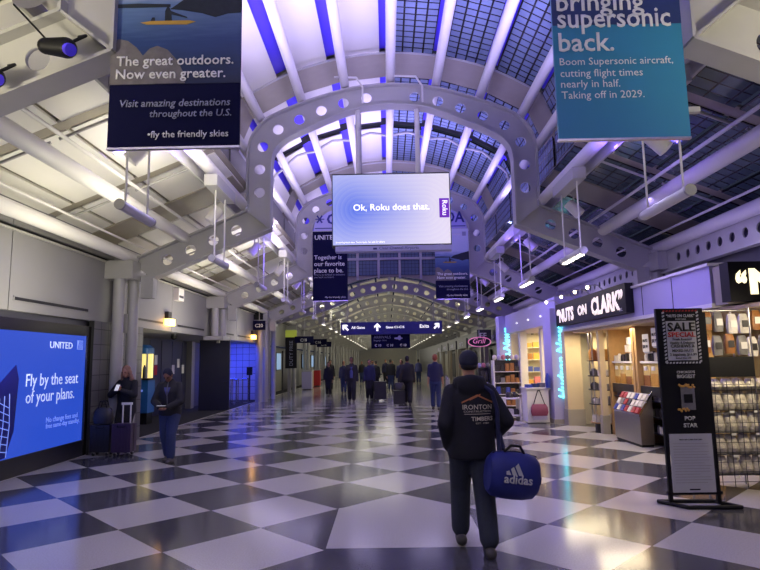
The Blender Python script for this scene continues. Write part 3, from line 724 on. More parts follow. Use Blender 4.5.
# low barrel beyond: frames every six metres
lo = arc([(5.62, 3.87), (4.2, 4.22), (2.9, 4.62), (1.5, 5.22), (0, 5.5)], 4); ln = arc([(5.62, 3.47), (4.2, 3.82), (2.8, 4.2), (1.45, 4.74), (0, 5.0)], 4)
lout, lin = sym(lo), sym(ln)
lweb = [(CX+x, z) for x, z in lout]+[(CX+x, z) for x, z in lin[::-1]]
lmid = [((a[0]+b[0])/2, (a[1]+b[1])/2) for a, b in zip(lo, ln)]
lh = []
for x, z in along(lmid, .52, .4):
    for s in (-1, 1):
        if abs(x) > .2: lh.append((CX+s*x, z, .12))
LOWY = [27.6+6.2*i for i in range(14)]
M['cream'] = mat('cream_roof_panel', srgb(222, 216, 190), .5, noise=.05, scale=2)
for i, y in enumerate(LOWY):
    lab = ['first low arched frame under the glazed gable, behind the blue direction sign', 'second low arched frame beyond the gable', 'third low arched frame beyond the gable', 'fourth low arched frame beyond the gable'][i] if i < 4 else 'far low arched frame near the vanishing point of the hall'
    t = thing('low_arch_frame', lab, 'frame', (CX, y, 0), None if i < 4 else 'far arched frames')
    plate(lweb, lh if i < 5 else [], .05, lambda a, b, c: (a, y+c, b)).build('arch_girder', 'steel', t)
    for nm, pts in (('outer_flange', lout), ('inner_flange', lin)):
        mb = MB(); flange(mb, pts, y-.15, y+.15, .035); mb.build(nm, 'steel', t)
    for s in (-1, 1):
        for q in ((5.55, 0), (5.85, .2)): MB().cyl((CX+s*q[0], y+q[1], 0), (CX+s*q[0], y+q[1], 3.7), .115, n=12).build('column', 'steel', t, True)
        MB().bx(CX+s*5.4, CX+s*6.0, y-.2, y+.3, 3.4, 3.8).build('column_collar', 'steel', t)
cpts = [(x, z+.22) for x, z in lout]
for i, y in enumerate(LOWY):
    y1 = y+6.2
    for a, b in zip(cpts[::3], cpts[3::3]):
        p, q = lerp(a, b, .04), lerp(a, b, .96)
        struct(MB().slab(P3(p, y+.3), P3(p, y1-.5), P3(q, y1-.5), P3(q, y+.3), .05).build('ceiling', 'cream' if p[0] > .5 or i > 2 else 'cream'))
    if i < 6:
        for j, dx in enumerate((-2.9, -1.5, 0, 1.5, 2.9)):
            z = min(lo, key=lambda p: abs(p[0]-abs(dx)))[1]+.1
            mb = MB(); mb.cyl((CX+dx, y, z), (CX+dx, y1, z), .08, n=10); place('roof_tube', mb, 'tube', 'short white tube between two low arched frames in the far barrel roof', 'tube', 'far barrel tubes', smooth=True, base=(CX+dx, y, z-.08))
struct(MB().bx(-11, 9.5, YE-.1, YE, 0, 6).build('wall_back', 'cream'))

# ------------------------------------------------------------------ hanging lamps and spotlights along both eaves
M['lampfar'] = mat('dim_lamp_glow', (1, .95, .85), .5, emit=2.0, ecol=(1, .93, .8, 1))
def lamp(s, y, label, group=None, glow=True, fixture=True, spot=True, n=12):
    x = CX+s*3.13; z = 3.47
    t = thing('hanging_lamp', label, 'lamp', (x, y, z-.07), group)
    hl = .56 if s > 0 else .42
    mb = MB(); mb.cyl((x, y-hl, z), (x, y+hl, z), .062 if s > 0 else .058, n=n); mb.build('housing', 'tube', t, True)
    for q in (-1, 1):
        MB().cyl((x, y+q*hl, z), (x, y+q*(hl+.03), z), .067 if s > 0 else .063, n=n).build('end_cap', 'steel', t, True)
        MB().cyl((x, y+q*(hl-.12), z+.05), (x, y+q*(hl-.12), 4.72 if fixture else 4.5), .014, n=8).build('rod', 'tube', t, True)
    if glow:
        for q in (-.4, -.13, .13, .4): MB().bx(x-.04, x+.04, y+q-.09, y+q+.09, z-.072, z-.056).build('diffuser', 'lamp' if fixture else 'lampfar', t)
    if fixture: MB().bx(x-.11, x+.11, y-.6, y+.6, 4.7, 4.9).build('canopy_box', 'steel', t, bevel=.02)
    if spot:
        q = thing('spotlight', 'white can spotlight beside the rods of ' + label, 'spotlight', (x-s*.05+s*.38, y+.75, 4.5))
        c = Vector((x+s*.33, y+.75, 4.52)); d = Vector((s*.6, -.25, -.75)).normalized()
        MB().cyl(c-d*.16, c+d*.16, .1, .11, 16).build('can', 'tube', q, True); MB().cyl(c+d*.158, c+d*.165, .09, n=16).build('lens', 'paper', q, True)
        MB().tube([c, c+Vector((0, 0, .25)), Vector((x, y+.75, 4.95))], .016).build('bracket', 'steel', q, True)
    return t
ordn = ['nearest', 'second', 'third', 'fourth', 'fifth', 'sixth']
for i in range(6):
    y = 6.7+3.43*i
    lamp(-1, y, f'the {ordn[i]} hanging tube lamp along the left eave', glow=False, spot=True)
    lamp(1, y, f'the {ordn[i]} hanging tube lamp along the right eave', glow=i > 0, spot=True)
for i in range(6, 24):
    y = 6.7+3.43*i
    for s in (-1, 1): lamp(s, y, 'small glowing tube lamp in the far %s row down the hall' % ('left' if s < 0 else 'right'), 'far %s row of lamps' % ('left' if s < 0 else 'right'), True, False, False, 8)

# ------------------------------------------------------------------ blue banners
def printed_lake(parent, x0, z0, w, h, y, far=False):
    m = bpy.data.materials.get('printed_lake')
    if not m:
        m = mat('printed_lake', (.1, .2, .4), .5); n = N(m); tc = n.new('ShaderNodeTexCoord'); sp = n.new('ShaderNodeSeparateXYZ'); n.link(tc.outputs['Generated'], sp.inputs[0])
        wv = n.new('ShaderNodeTexNoise'); wv.inputs['Scale'].default_value = 4; mp = n.new('ShaderNodeMapping'); mp.inputs['Scale'].default_value = (1, 1, 14); n.link(tc.outputs['Generated'], mp.inputs[0]); n.link(mp.outputs[0], wv.inputs['Vector'])
        cr = n.new('ShaderNodeValToRGB'); e = cr.color_ramp.elements
        e[0].position = 0; e[0].color = srgb(14, 30, 62); e[1].position = 1; e[1].color = srgb(206, 212, 226)
        for p, c in ((.24, srgb(30, 62, 112)), (.46, srgb(92, 120, 156)), (.56, srgb(176, 186, 206))): q = e.new(p); q.color = c
        n.link(n.math('ADD', sp.outputs[2], n.math('MULTIPLY', n.math('SUBTRACT', wv.outputs['Fac'], .5), .12)), cr.inputs[0]); n.link(cr.outputs[0], n.b.inputs['Base Color'])
    pic = MB().bx(x0, x0+w, y-.004, y, z0, z0+h).build('printed_picture', m, parent)
    M.setdefault('rock', mat('printed_rock', srgb(104, 100, 98), .7, noise=.5, scale=12)); M.setdefault('treeline', mat('printed_treeline', srgb(26, 36, 44), .7, noise=.4, scale=20)); M.setdefault('canoe', mat('printed_canoe', srgb(176, 140, 52), .7))
    def poly(pts, nm, m, dy): MB().prism([(x0+w*a, y-dy, z0+h*b*.8) for a, b in pts], (0, -.003, 0)).build(nm, m, pic)
    poly([(0, 0), (0, .3), (.06, .325), (.13, .31), (.2, .26), (.26, .19), (.32, .1), (.35, 0)], 'printed_rock', 'rock', .005)
    poly([(.27, 0), (.25, .2), (.3, .25), (.36, .27), (.44, .24), (.52, .16), (.58, .05), (.58, 0)], 'printed_rock', 'rock', .009)
    poly([(.45, .535), (.55, .6), (.68, .63), (.8, .66), (1, .7), (1, .50), (.9, .495), (.8, .47), (.7, .50), (.55, .525)], 'printed_treeline', 'treeline', .005)
    poly([(0, .55), (0, .575), (.2, .58), (.45, .57), (.45, .55)], 'printed_treeline', 'treeline', .006)
    poly([(.22, .44), (.27, .425), (.58, .42), (.65, .44), (.6, .45), (.3, .45)], 'printed_canoe', 'canoe', .006)
    poly([(.41, .45), (.41, .52), (.425, .55), (.44, .55), (.455, .52), (.58, .475), (.585, .466), (.46, .495), (.465, .45)], 'printed_paddler', 'treeline', .007)
    poly([(.3, .45), (.31, .475), (.33, .475), (.335, .45)], 'printed_paddler', 'treeline', .007)
    return pic
def banner(x0, x1, y, z0, z1, m, label):
    t = thing('hanging_banner', label, 'banner', ((x0+x1)/2, y, z0))
    MB().bx(x0, x1, y, y+.03, z0, z1).build('panel', m, t)
    for z in (z0, z1): MB().bx(x0-.004, x1+.004, y-.004, y+.036, z-.014, z+.006).build('rail', 'ss', t)
    s = -1 if x0 < 0 else 1
    for z in (z1-.12, z0+.25): MB().bx(*(sorted(((x0+.02) if s < 0 else (x1-.02), CX+s*2.68))), y+.035, y+.09, z, z+.05).build('mounting_arm', 'steel', t)
    return t
def lakebanner(x0, x1, y, z0, z1, label):
    t = banner(x0, x1, y, z0, z1, 'navy', label); w = x1-x0; h = z1-z0
    printed_lake(t, x0, z0+h*.26, w, h*.74, y)
    f = y-.0125
    text(t, 'The great outdoors.', 'btext', (x0+.05*w, f, z0+h*.337), w=.9*w, bold=.012); text(t, 'Now even greater.', 'btext', (x0+.05*w, f, z0+h*.282), w=.84*w, bold=.012)
    text(t, 'Visit amazing destinations', 'btextd', (x0+.09*w, f, z0+h*.165), w=.84*w, bold=.006, shear=.15); text(t, 'throughout the U.S.', 'btextd', (x0+.32*w, f, z0+h*.122), w=.62*w, bold=.006, shear=.15)
    text(t, '\u2022fly the friendly skies', 'btext', (x0+.31*w, f, z0+h*.038), w=.61*w, bold=.008)
    text(t, 'UNITED', 'btext', (x0+.53*w, f, z0+h*.905), w=.26*w, bold=.01); q = MB(); q.bx(x0+.82*w, x0+.93*w, f-.003, f, z0+h*.895, z0+h*.955); q.build('logo_square', 'btextd', t)
lakebanner(-2.48, -1.29, 4.97, 3.617, 5.92, 'near navy banner with lake photo and canoe, upper left foreground')
lakebanner(1.63, 2.745, 18.75, 3.65, 5.97, 'small far banner with lake photo right of the lit screen')
t = banner(1.565, 2.735, 4.97, 3.617, 5.92, 'tealb', 'near teal blue banner about aircraft, upper right foreground')
ZB = (4.842, 4.676, 4.448, 4.314, 4.202, 4.1, 3.995)
f = 4.963; x0 = 1.565
M['cloudnavy'] = mat('printed_dusk_sky', srgb(38, 54, 100), .5, noise=.5, scale=5)
MB().bx(x0, 2.735, 4.964, 4.968, 4.70, 5.92).build('printed_picture', 'cloudnavy', t)
for s, z, w in (('bringing', ZB[0], .80), ('supersonic', ZB[1], 1.03), ('back.', ZB[2], .5)): text(t, s, 'btext', (x0+.045, f, z), w=w, h=.178, bold=.014, ext=.001)
for s, z, w in (('Boom Supersonic aircraft,', ZB[3], 1.02), ('cutting flight times', ZB[4], .74), ('nearly in half.', ZB[5], .53), ('Taking off in 2029.', ZB[6], .74)): text(t, s, 'btext', (x0+.045, f, z), w=w, ext=.001)
t = banner(-2.38, -1.235, 18.75, 3.65, 5.97, 'navy', 'small far navy banner with white slogan left of the lit screen')
f = 18.73; x0 = -2.38; w = 1.145
text(t, 'UNITED', 'btext', (x0+.07, f, 5.68), w=.75, bold=.012); 
for s, z, q in (('Together is', 5.02, .9), ('our favorite', 4.8, 1.0), ('place to be.', 4.58, .95)): text(t, s, 'btext', (x0+.05, f, z), w=q, bold=.014)
text(t, "We're so thrilled to welcome", 'btextd', (x0+.05, f, 4.48), w=1.0); text(t, 'you back on board.', 'btextd', (x0+.05, f, 4.4), w=.65); text(t, '\u2022fly the friendly skies', 'btext', (x0+.4, f, 3.74), w=.68)
# curved header sign in the second arch
M['lavsign'] = mat('lavender_sign', srgb(172, 170, 214), .5); M['navyink'] = mat('navy_lettering', srgb(40, 44, 120), .5)
t = thing('arch_header_sign', 'pale lavender header sign filling the second arch, partly behind the lit screen', 'sign', (CX, 18.85, 6.0))
MB().prism([(CX-2.55, 18.85, 6.0), (CX+2.55, 18.85, 6.0), (CX+2.5, 18.85, 6.3), (CX+2.1, 18.85, 6.62), (CX+1.4, 18.85, 6.9), (CX+.6, 18.85, 7.15), (CX-.6, 18.85, 7.15), (CX-1.4, 18.85, 6.9), (CX-2.1, 18.85, 6.62), (CX-2.5, 18.85, 6.3)], (0, .06, 0)).build('panel', 'lavsign', t)
text(t, 'CE', 'navyink', (-1.92, 18.84, 6.22), h=.36, w=.62, bold=.02); text(t, 'DA', 'navyink', (2.03, 18.84, 6.22), h=.36, w=.62, bold=.02)
q = MB(); q.bx(-2.3, -2.0, 18.836, 18.846, 6.38, 6.41); q.box((-2.16, 18.84, 6.395), (.3, .01, .05), Matrix.Rotation(R(55), 3, 'Y')); q.box((-2.16, 18.84, 6.395), (.3, .01, .05), Matrix.Rotation(R(-55), 3, 'Y')); q.build('aircraft_symbol', 'navyink', t)
MB().bx(CX-2.5, CX+2.5, 18.842, 18.85, 6.07, 6.1).build('rule', 'navyink', t)

# ------------------------------------------------------------------ the lit advertising screen under the first arch
m = mat('lit_screen_gradient', (0, 0, 0), .3); n = N(m); tc = n.new('ShaderNodeTexCoord'); sp = n.new('ShaderNodeSeparateXYZ'); n.link(tc.outputs['Generated'], sp.inputs[0])
gx, gz = sp.outputs[0], sp.outputs[2]
ex = n.math('MAXIMUM', n.math('SUBTRACT', n.math('ABSOLUTE', n.math('SUBTRACT', gx, .5)), .28), 0); ez = n.math('MULTIPLY', n.math('SUBTRACT', gz, .5), .6)
d = n.math('SQRT', n.math('ADD', n.math('MULTIPLY', ex, ex), n.math('MULTIPLY', ez, ez)))
rings = n.math('MULTIPLY', n.math('FLOOR', n.math('MULTIPLY', d, 26)), 1/26)
lft = n.math('SUBTRACT', 1.25, n.math('MULTIPLY', gx, 1.45)); blue = n.math('MULTIPLY', n.math('MAXIMUM', lft, 0), n.math('MAXIMUM', n.math('SUBTRACT', 1, n.math('MULTIPLY', rings, 2.9)), 0))
mod = n.math('ADD', n.math('MULTIPLY', n.math('FRACT', n.math('MULTIPLY', d, 26)), .14), .0)
base_c = n.mix(gx, srgb(176, 182, 248), srgb(236, 224, 250)); c = n.mix(blue, base_c, srgb(60, 104, 238)); c = n.mix(mod, c, (1, 1, 1, 1)); n.link(c, n.b.inputs['Emission Color']); n.b.inputs['Emission Strength'].default_value = .95
M['adscreen'] = m
x0, x1, y, z0, z1 = -1.1, 1.395, 12.05, 4.13, 5.66
t = thing('advertising_screen', 'large lit lavender and blue advertising screen hanging under the nearest full arch', 'screen', ((x0+x1)/2, 12.15, 3.99))
MB().bx(x0, x1, y, y+.01, z0, z1).build('display', 'adscreen', t); MB().bx(x0-.02, x1+.02, y+.011, y+.26, z0-.03, z1+.03).build('cabinet', 'dark', t)
MB().bx(x0+.05, x1+.02, y-.01, y+.22, 3.99, 4.1).build('caption_bar', 'lavsign', t)
text(t, 'Ok, Roku does that.', 'signwhite', (-.66, y-.008, 4.87), w=1.62, bold=.01)
M['adpurple'] = mat('lit_purple', (.1, 0, .3), .4, emit=.8, ecol=srgb(104, 36, 176))
MB().bx(1.17, 1.38, y-.007, y-.001, 4.69, 5.11).build('logo_tab', 'adpurple', t); text(t, 'Roku', 'signwhite', (1.235, y-.012, 5.06), right=(0, 0, -1), up=(1, 0, 0), w=.32, bold=.008)
text(t, 'Streaming made easy. Terms apply. See site for details.', 'signwhite', (x0+.06, y-.008, 4.17), w=1.05)
text(t, 'Clear Channel Airports', 'navyink', (-.12, y-.018, 4.02), w=.83); q = MB(); q.bx(-.25, -.17, y-.016, y-.011, 4.02, 4.06); q.build('logo_mark', 'navyink', t)
for px in (-.55, .75):
    MB().cyl((px, 12.2, z1), (px, 12.2, 7.18), .055).build('hanger_tube', 'tube', t, True)
    MB().cyl((px+.03, 12.45, z1), (px+.03, 12.45, 7.2), .035).build('hanger_tube', 'steel', t, True)
    MB().tube([(px+.12, 11.98, 7.25), (px+.12, 11.98, 7.62), (px-.02, 11.98, 7.84), (px-.5, 11.98, 7.86)], .022).build('power_conduit', 'tube', t, True)

# ------------------------------------------------------------------ direction signs over the hall
y = 26.9
t = thing('direction_sign', 'long blue overhead direction sign with white arrows across the hall', 'sign', (CX, y, 2.9))
MB().bx(-2.12, 2.58, y, y+.12, 2.9, 3.48).build('panel', 'dirblue', t, bevel=.01)
def arrow(px, pz, ang, sz):
    q = MB(); rot = Matrix.Rotation(ang, 3, 'Y'); pts = [(-.12, -.5), (-.12, .1), (-.4, -.12), (-.4, .12), (0, .52), (.4, .12), (.4, -.12), (.12, .1), (.12, -.5)]
    q.prism([Vector((px, y-.012, pz))+rot @ Vector((a*sz, 0, b*sz)) for a, b in pts], (0, .006, 0)); q.build('arrow', 'signwhite', t)
arrow(-1.9, 3.24, R(-45), .36); arrow(-.42, 3.24, 0, .36); arrow(2.33, 3.26, R(45), .34)
text(t, 'All Gates', 'signwhite', (-1.62, y-.008, 3.18), w=.62, bold=.012); text(t, 'Gates C1-C15', 'signwhite', (-.02, y-.008, 3.18), w=.85, bold=.012); text(t, 'Exits', 'signwhite', (1.55, y-.008, 3.18), w=.42, bold=.012)
for px in (-1.8, 2.2): MB().cyl((px, y+.06, 3.48), (px, y+.06, 4.6), .025).build('hanger', 'steel', t, True)
t = thing('flight_info_sign', 'smaller navy sign board hanging under the long direction sign', 'sign', (CX, y+.2, 2.26))
MB().bx(-.72, 1.09, y+.2, y+.28, 2.26, 2.95).build('panel', 'navy', t)
text(t, 'ARRIVALS', 'btextd', (-.6, y+.19, 2.72), w=.8); text(t, 'Baggage claim', 'btextd', (-.6, y+.19, 2.6), w=.6); 
for px in (-.55, -.0, .62): text(t, 'C 10', 'btext', (px, y+.19, 2.35), w=.3, bold=.03)
q = MB(); q.ell((.55, y+.19, 2.72), (.2, .005, .05)); q.ell((.6, y+.19, 2.74), (.08, .005, .11)); q.build('printed_bird_picture', 'lavsign', t)
for px in (-.5, .9): MB().cyl((px, y+.24, 2.95), (px, y+.24, 4.9), .015).build('hanger', 'steel', t)

# ------------------------------------------------------------------ left side
WX = -5.8
def wpan(y0, y1, z0, z1, m='wallp', x=WX, d=.12, n='wall_left'): return struct(MB().bx(x-d, x, y0, y1, z0, z1).build(n, m))
for y0, y1 in ((-3, 5.4), (5.4, 8.8), (8.8, 12.2), (12.2, 15.6), (15.6, 19.0), (19, 22.4), (22.4, 25.8)):
    wpan(y0+.01, y1-.01, 2.56, 3.82); wpan(y0+.01, y1-.01, 3.90, 4.34)
wpan(-3, 60, 3.82, 3.90, 'blackgap', WX-.05, .05); wpan(-3, 60, 4.3, 4.5, 'gutter', WX-.02)
struct(MB().bx(WX, WX+.05, -3, 60, 3.80, 3.83).build('trim_6', 'steel'))
for i, (y0, y1) in enumerate(((8.9, 11.2), (12.9, 15.0), (16.0, 18.4), (19.6, 22.0), (22.6, 25.2), (6.0, 8.3))):
    t = thing('air_slot', ['slim dark air slot in the wall above the blue billboard', 'slim dark air slot in the wall left of the amber lamp', 'slim dark air slot in the wall right of the amber lamp', 'slim dark air slot above the big open door panel', 'slim dark air slot above the blue-lit gate', 'slim dark air slot above the left end of the billboard'][i], 'vent', (WX, (y0+y1)/2, 2.7))
    MB().bx(WX-.0, WX+.012, y0, y1, 2.71, 2.79).build('frame', 'wallp', t); MB().bx(WX+.004, WX+.016, y0+.03, y1-.03, 2.725, 2.775).build('opening', 'blackgap', t)
# lower wall: dark base, billboard, block wall
wpan(-3, 11.55, 0, 2.56, 'dark', WX-.13, .1)
wpan(-3, 11.3, 2.33, 2.56, 'doorg', WX-.08, .1); wpan(7.5, 8.6, 2.36, 2.5, 'blackgap', WX-.06, .05)
q = MB(); q.slab((WX-.02, 11.3, 0), (WX-.02, 13.6, 0), (WX-.02, 13.6, 2.56), (WX-.02, 11.3, 2.56), .1, 2.3, 2.56); struct(q.build('wall_left', 'block'))
q = MB(); q.slab((WX-.02, 13.6, 0), (-8.4, 13.6, 0), (-8.4, 13.6, 2.56), (WX-.02, 13.6, 2.56), .1, 2.6, 2.56); struct(q.build('wall_left', 'block'))
m = mat('lit_billboard_blue', (0, 0, 0), .25, emit=.72, ecol=srgb(52, 92, 232)); M['bill'] = m
M['billtext'] = mat('billboard_lettering', (.6, .7, 1), .5, emit=.62, ecol=srgb(196, 210, 255)); M['billdark'] = mat('billboard_navy', (0, 0, .1), .4, emit=.5, ecol=srgb(14, 20, 92)); M['billfade'] = mat('billboard_faint_lettering', (.3, .4, .9), .5, emit=.6, ecol=srgb(120, 150, 250))
M['darkchrome'] = mat('dark_polished_metal', (.13, .125, .12), .18, 1)
t = thing('billboard', 'large lit blue airline billboard in polished frame on the left wall', 'billboard', (WX, 8.4, 0))
MB().bx(WX-.06, WX, 4.6, 11.17, .3, 2.25).build('lit_face', 'bill', t)
MB().bx(WX-.08, WX+.03, 4.6, 11.42, 2.25, 2.44).build('frame_top', 'darkchrome', t, bevel=.01); MB().bx(WX-.08, WX+.03, 11.17, 11.42, .0, 2.25).build('frame_side', 'darkchrome', t, bevel=.01)
MB().bx(WX-.08, WX+.03, 4.6, 11.17, .0, .3).build('base_panel', 'dark', t, bevel=.01)
rt = (0, 1, 0); bx_ = WX+.004
text(t, 'UNITED', 'billtext', (bx_, 9.97, 2.0), rt, w=.72, h=.115, bold=.012); 
q = MB(); q.bx(bx_, bx_+.004, 10.85, 11.05, 1.99, 2.16); q.build('logo_square', 'billfade', t); q = MB()
for i in range(4): q.prism([(bx_+.005, 10.87+.045*i, 2.0), (bx_+.005, 10.89+.045*i, 2.0), (bx_+.005, 10.93+.035*i, 2.15), (bx_+.005, 10.915+.035*i, 2.15)], (.002, 0, 0))
q.build('logo_lines', 'bill', t)
text(t, 'Fly by the seat', 'billtext', (bx_, 9.36, 1.37), rt, w=1.58, h=.2); text(t, 'of your plans.', 'billtext', (bx_, 9.38, 1.10), rt, w=1.45, h=.2)
text(t, 'No change fees and', 'billfade', (bx_, 9.98, .74), rt, w=1.0); text(t, 'free same-day standby.', 'billfade', (bx_, 9.98, .64), rt, w=1.08)
MB().prism([(bx_, 7.6, .3), (bx_, 8.95, .32), (bx_, 9.12, .7), (bx_, 9.17, 1.5), (bx_, 9.08, 1.72), (bx_, 8.2, 1.05), (bx_, 7.6, .55)], (.004, 0, 0)).build('printed_tower', 'billdark', t)
for i in range(7): MB().tube([(bx_+.006, 8.0+.16*i, .33), (bx_+.006, 8.1+.15*i, .8), (bx_+.006, 8.3+.11*i, 1.1+.03*i)], .008, 4).build('printed_tower_line', 'billfade', t)
for i in range(7): MB().tube([(bx_+.006, 7.8, .36+.1*i), (bx_+.006, 8.7, .45+.12*i), (bx_+.006, 8.98, .4+.11*i)], .007, 4).build('printed_tower_line', 'billfade', t)
# recess with kiosk, doors and the big open panel
wpan(13.6, 27, 0, 2.56, 'doorg', -8.3, .1)
struct(MB().bx(-8.4, WX-.12, 13.6, 27, 2.56, 2.62).build('ceiling', 'wallp'))
wpan(17.3, 27, 0, 2.56, 'doorg', -7.75, .1)
for i, y in enumerate((17.9, 18.9, 19.9, 20.9, 21.9)):
    o = struct(MB().bx(-7.75, -7.71, y+.03, y+.97, .02, 2.5).build(f'door_{i+1}', 'doorp'))
for y, z, m, lab in ((19.3, 1.5, 'red', 'small red notice on the dark doors above the walking man'), (20.9, 1.5, 'paper', 'white notice taped on the dark doors'), (21.9, 1.5, 'paper', 'second white notice on the dark doors further right'), (21.4, 1.72, 'paper', 'upper white notice on the dark doors'), (19.3, 1.84, 'paper', 'white notice above the red notice on the dark doors')):
    place('notice', MB().bx(-7.71, -7.70, y, y+.24, z-.16, z+.16), m, lab, 'notice')
place('pale_post', MB().bx(-7.72, -7.5, 22.4, 22.75, 0, 2.56), 'wallp', 'pale upright post in the dark recess beside the big open panel', 'post')
t = thing('kiosk', 'blue and yellow lit vending kiosk in the dark recess behind the left columns', 'kiosk', (-6.85, 16.9, 0))
M['kblue'] = mat('kiosk_blue', srgb(36, 96, 158), .4, noise=.05); M['klit'] = mat('lit_yellow_interior', (1, .9, .5), .5, emit=1.0, ecol=srgb(248, 222, 120))
MB().bx(-7.25, -6.55, 16.75, 17.25, .32, 1.25).build('base', 'kblue', t, bevel=.02); MB().bx(-7.22, -6.58, 16.8, 17.2, 0, .32).build('plinth', 'black', t); MB().bx(-7.3, -6.5, 16.7, 17.3, 1.25, 1.3).build('counter', 'dark', t)
MB().bx(-7.25, -6.6, 17.1, 17.2, 1.3, 2.0).build('lit_back', 'klit', t)
for px in (-7.24, -6.62): MB().bx(px-.02, px+.02, 16.78, 16.82, 1.3, 2.0).build('post', 'steel', t)
MB().loft([(-6.92, 16.98, 2.0, .36, .3), (-6.92, 16.98, 2.16, .36, .3), (-6.92, 16.98, 2.26, .26, .2)], pw=.4).build('canopy', 'kblue', t)
for i in range(3): MB().bx(-7.2, -6.8+.05*i, 16.742, 16.75, .6+.16*i, .66+.16*i).build('printed_stripe', 'billfade', t)
for i, px in enumerate((-7.1, -6.9, -6.75)): place('bottle', MB().loft([(px, 16.95, 1.3, .05, .05), (px, 16.95, 1.55, .05, .05), (px, 16.95, 1.68, .02, .02)], n=10), ('dark', 'white', 'dark')[i], ['dark left figure-like bottle in the lit kiosk', 'white middle bottle in the lit kiosk', 'dark right bottle in the lit kiosk'][i], 'bottle')
place('open_door_panel', MB().bx(-6.92, -5.8, 21.5, 21.57, .0, 2.55), 'doorp', 'big flat blue-grey open door panel standing out of the left wall', 'panel')
o = [x for x in bpy.data.objects if x.name == 'open_door_panel'][0]; q = MB(); b0 = Vector(o.location); q.cyl((-5.9, 21.5, 1.0), (-5.9, 21.44, 1.0), .02); q.cyl((-5.88, 21.44, 1.0), (-6.0, 21.44, 1.0), .012); q.build('handle', 'chrome', o)
for o in bpy.data.objects:
    if o.name.startswith('kiosk') or (o.name.startswith('bottle') and 'kiosk' in o.get('label', '')): o.location.x -= .3
# amber wall lamps
t = thing('wall_box', 'small white box on the left wall between the slim air slots', 'box', (WX, 15.9, 3.1)); MB().bx(WX, WX+.14, 15.7, 16.1, 3.42, 3.76).build('case', 'white', t, bevel=.02); MB().bx(WX+.14, WX+.15, 15.75, 16.05, 3.5, 3.56).build('slot', 'dark', t)
for y, lab in ((15.2, 'amber glowing wall lamp above the dark doors'), (24.9, 'amber glowing wall lamp above the blue-lit gate')):
    t = thing('wall_lamp', lab, 'lamp', (WX, y, 2.7)); MB().bx(WX, WX+.1, y-.1, y+.14, 2.88, 3.06).build('back_box', 'dark', t); MB().bx(WX+.02, WX+.16, y-.16, y+.24, 2.70, 2.87).build('lens', 'amber', t, bevel=.02)
t = thing('security_camera', 'small dark dome camera under the header left of the walking man', 'camera', (-6.2, 16.9, 2.4)); MB().cyl((-6.2, 16.9, 2.5), (-6.2, 16.9, 2.56), .08).build('mount', 'dark', t); MB().ell((-6.2, 16.9, 2.48), (.09, .09, .09)).build('dome', 'black', t, True)
# blue-lit gate niche
q = MB(); q.slab((-8.2, 27.2, 0), (WX, 27.2, 0), (WX, 27.2, 2.6), (-8.2, 27.2, 2.6), .1, 2.4, 2.6); struct(q.build('wall_left', 'bluetile'))
for y, x in ((24.3, -6.3), (25.2, -6.1), (25.2, -6.6)):
    t = thing('gate_rail', {-6.3: 'chrome rail post nearest the big panel in the blue-lit gate', -6.1: 'chrome rail post at the right of the blue-lit gate', -6.6: 'chrome rail post deeper in the blue-lit gate'}[x], 'rail', (x, y, 0))
    MB().cyl((x, y, 0), (x, y, .02), .12).build('foot', 'chrome', t); MB().cyl((x-.12, y, 0), (x-.12, y, 1.02), .022).build('post', 'chrome', t, True); MB().cyl((x+.12, y, 0), (x+.12, y, 1.02), .022).build('post', 'chrome', t, True); MB().cyl((x-.14, y, 1.02), (x+.14, y, 1.02), .022).build('top_bar', 'chrome', t, True)
t = thing('gate_reader', 'dark gate reader on a post inside the blue-lit gate', 'reader', (-6.15, 26.2, 0)); MB().cyl((-6.15, 26.2, 0), (-6.15, 26.2, 1.2), .03).build('post', 'dark', t); MB().bx(-6.27, -6.03, 26.1, 26.2, 1.15, 1.5).build('screen', 'black', t, bevel=.02)
# gate number sign and black board
t = thing('gate_sign', 'small dark gate number sign with white characters by the far left column', 'sign', (-5.58, 25.1, 3.1)); MB().bx(-5.78, -5.26, 25.1, 25.2, 3.10, 3.50).build('panel', 'navy', t); text(t, 'C20', 'btext', (-5.69, 25.09, 3.22), w=.34, bold=.01)
MB().cyl((-5.52, 25.15, 3.5), (-5.52, 25.15, 4.1), .02).build('hanger', 'steel', t)
t = thing('flight_board', 'long black blank board hanging beside the gate number sign', 'board', (-6.1, 25.3, 3.55)); MB().bx(-6.75, -5.4, 25.3, 25.42, 3.56, 3.88).build('panel', 'black', t); MB().cyl((-6.85, 25.36, 3.3), (-6.85, 25.36, 4.2), .07).build('post', 'steel', t)
# further down the left wall
wpan(27.2, 100, 2.56, 3.82); wpan(27.2, 100, 3.9, 4.3)
M['lwall2'] = mat('grey_green_wall', srgb(120, 120, 112), .45, noise=.1, scale=3); wpan(27.2, 100, 0, 2.56, 'lwall2', -6.5)
for i in range(8):
    y = 28.6+5.2*i; k6 = ['nearest the gate', 'second past the gate', 'third past the gate', 'fourth past the gate', 'fifth past the gate', 'sixth past the gate', 'seventh past the gate', 'last and smallest'][i]
    t = thing('gate_counter_screen', f'lit pale blue wall screen along the far left wall, {k6}', 'screen', (-6.3, y, 1.3)); MB().bx(-6.49, -6.4, y, y+1.5, 1.2, 2.3).build('cabinet', 'dark', t); M.setdefault('pale', mat('lit_pale_blue', (0, 0, 0), .4, emit=.7, ecol=srgb(150, 186, 226))); MB().bx(-6.4, -6.39, y+.08, y+1.42, 1.28, 2.22).build('display', 'pale', t)
    struct(MB().bx(-6.5, -6.42, y+2.3, y+3.7, 0, 2.4).build(f'door_{i+6}', 'doorg'))
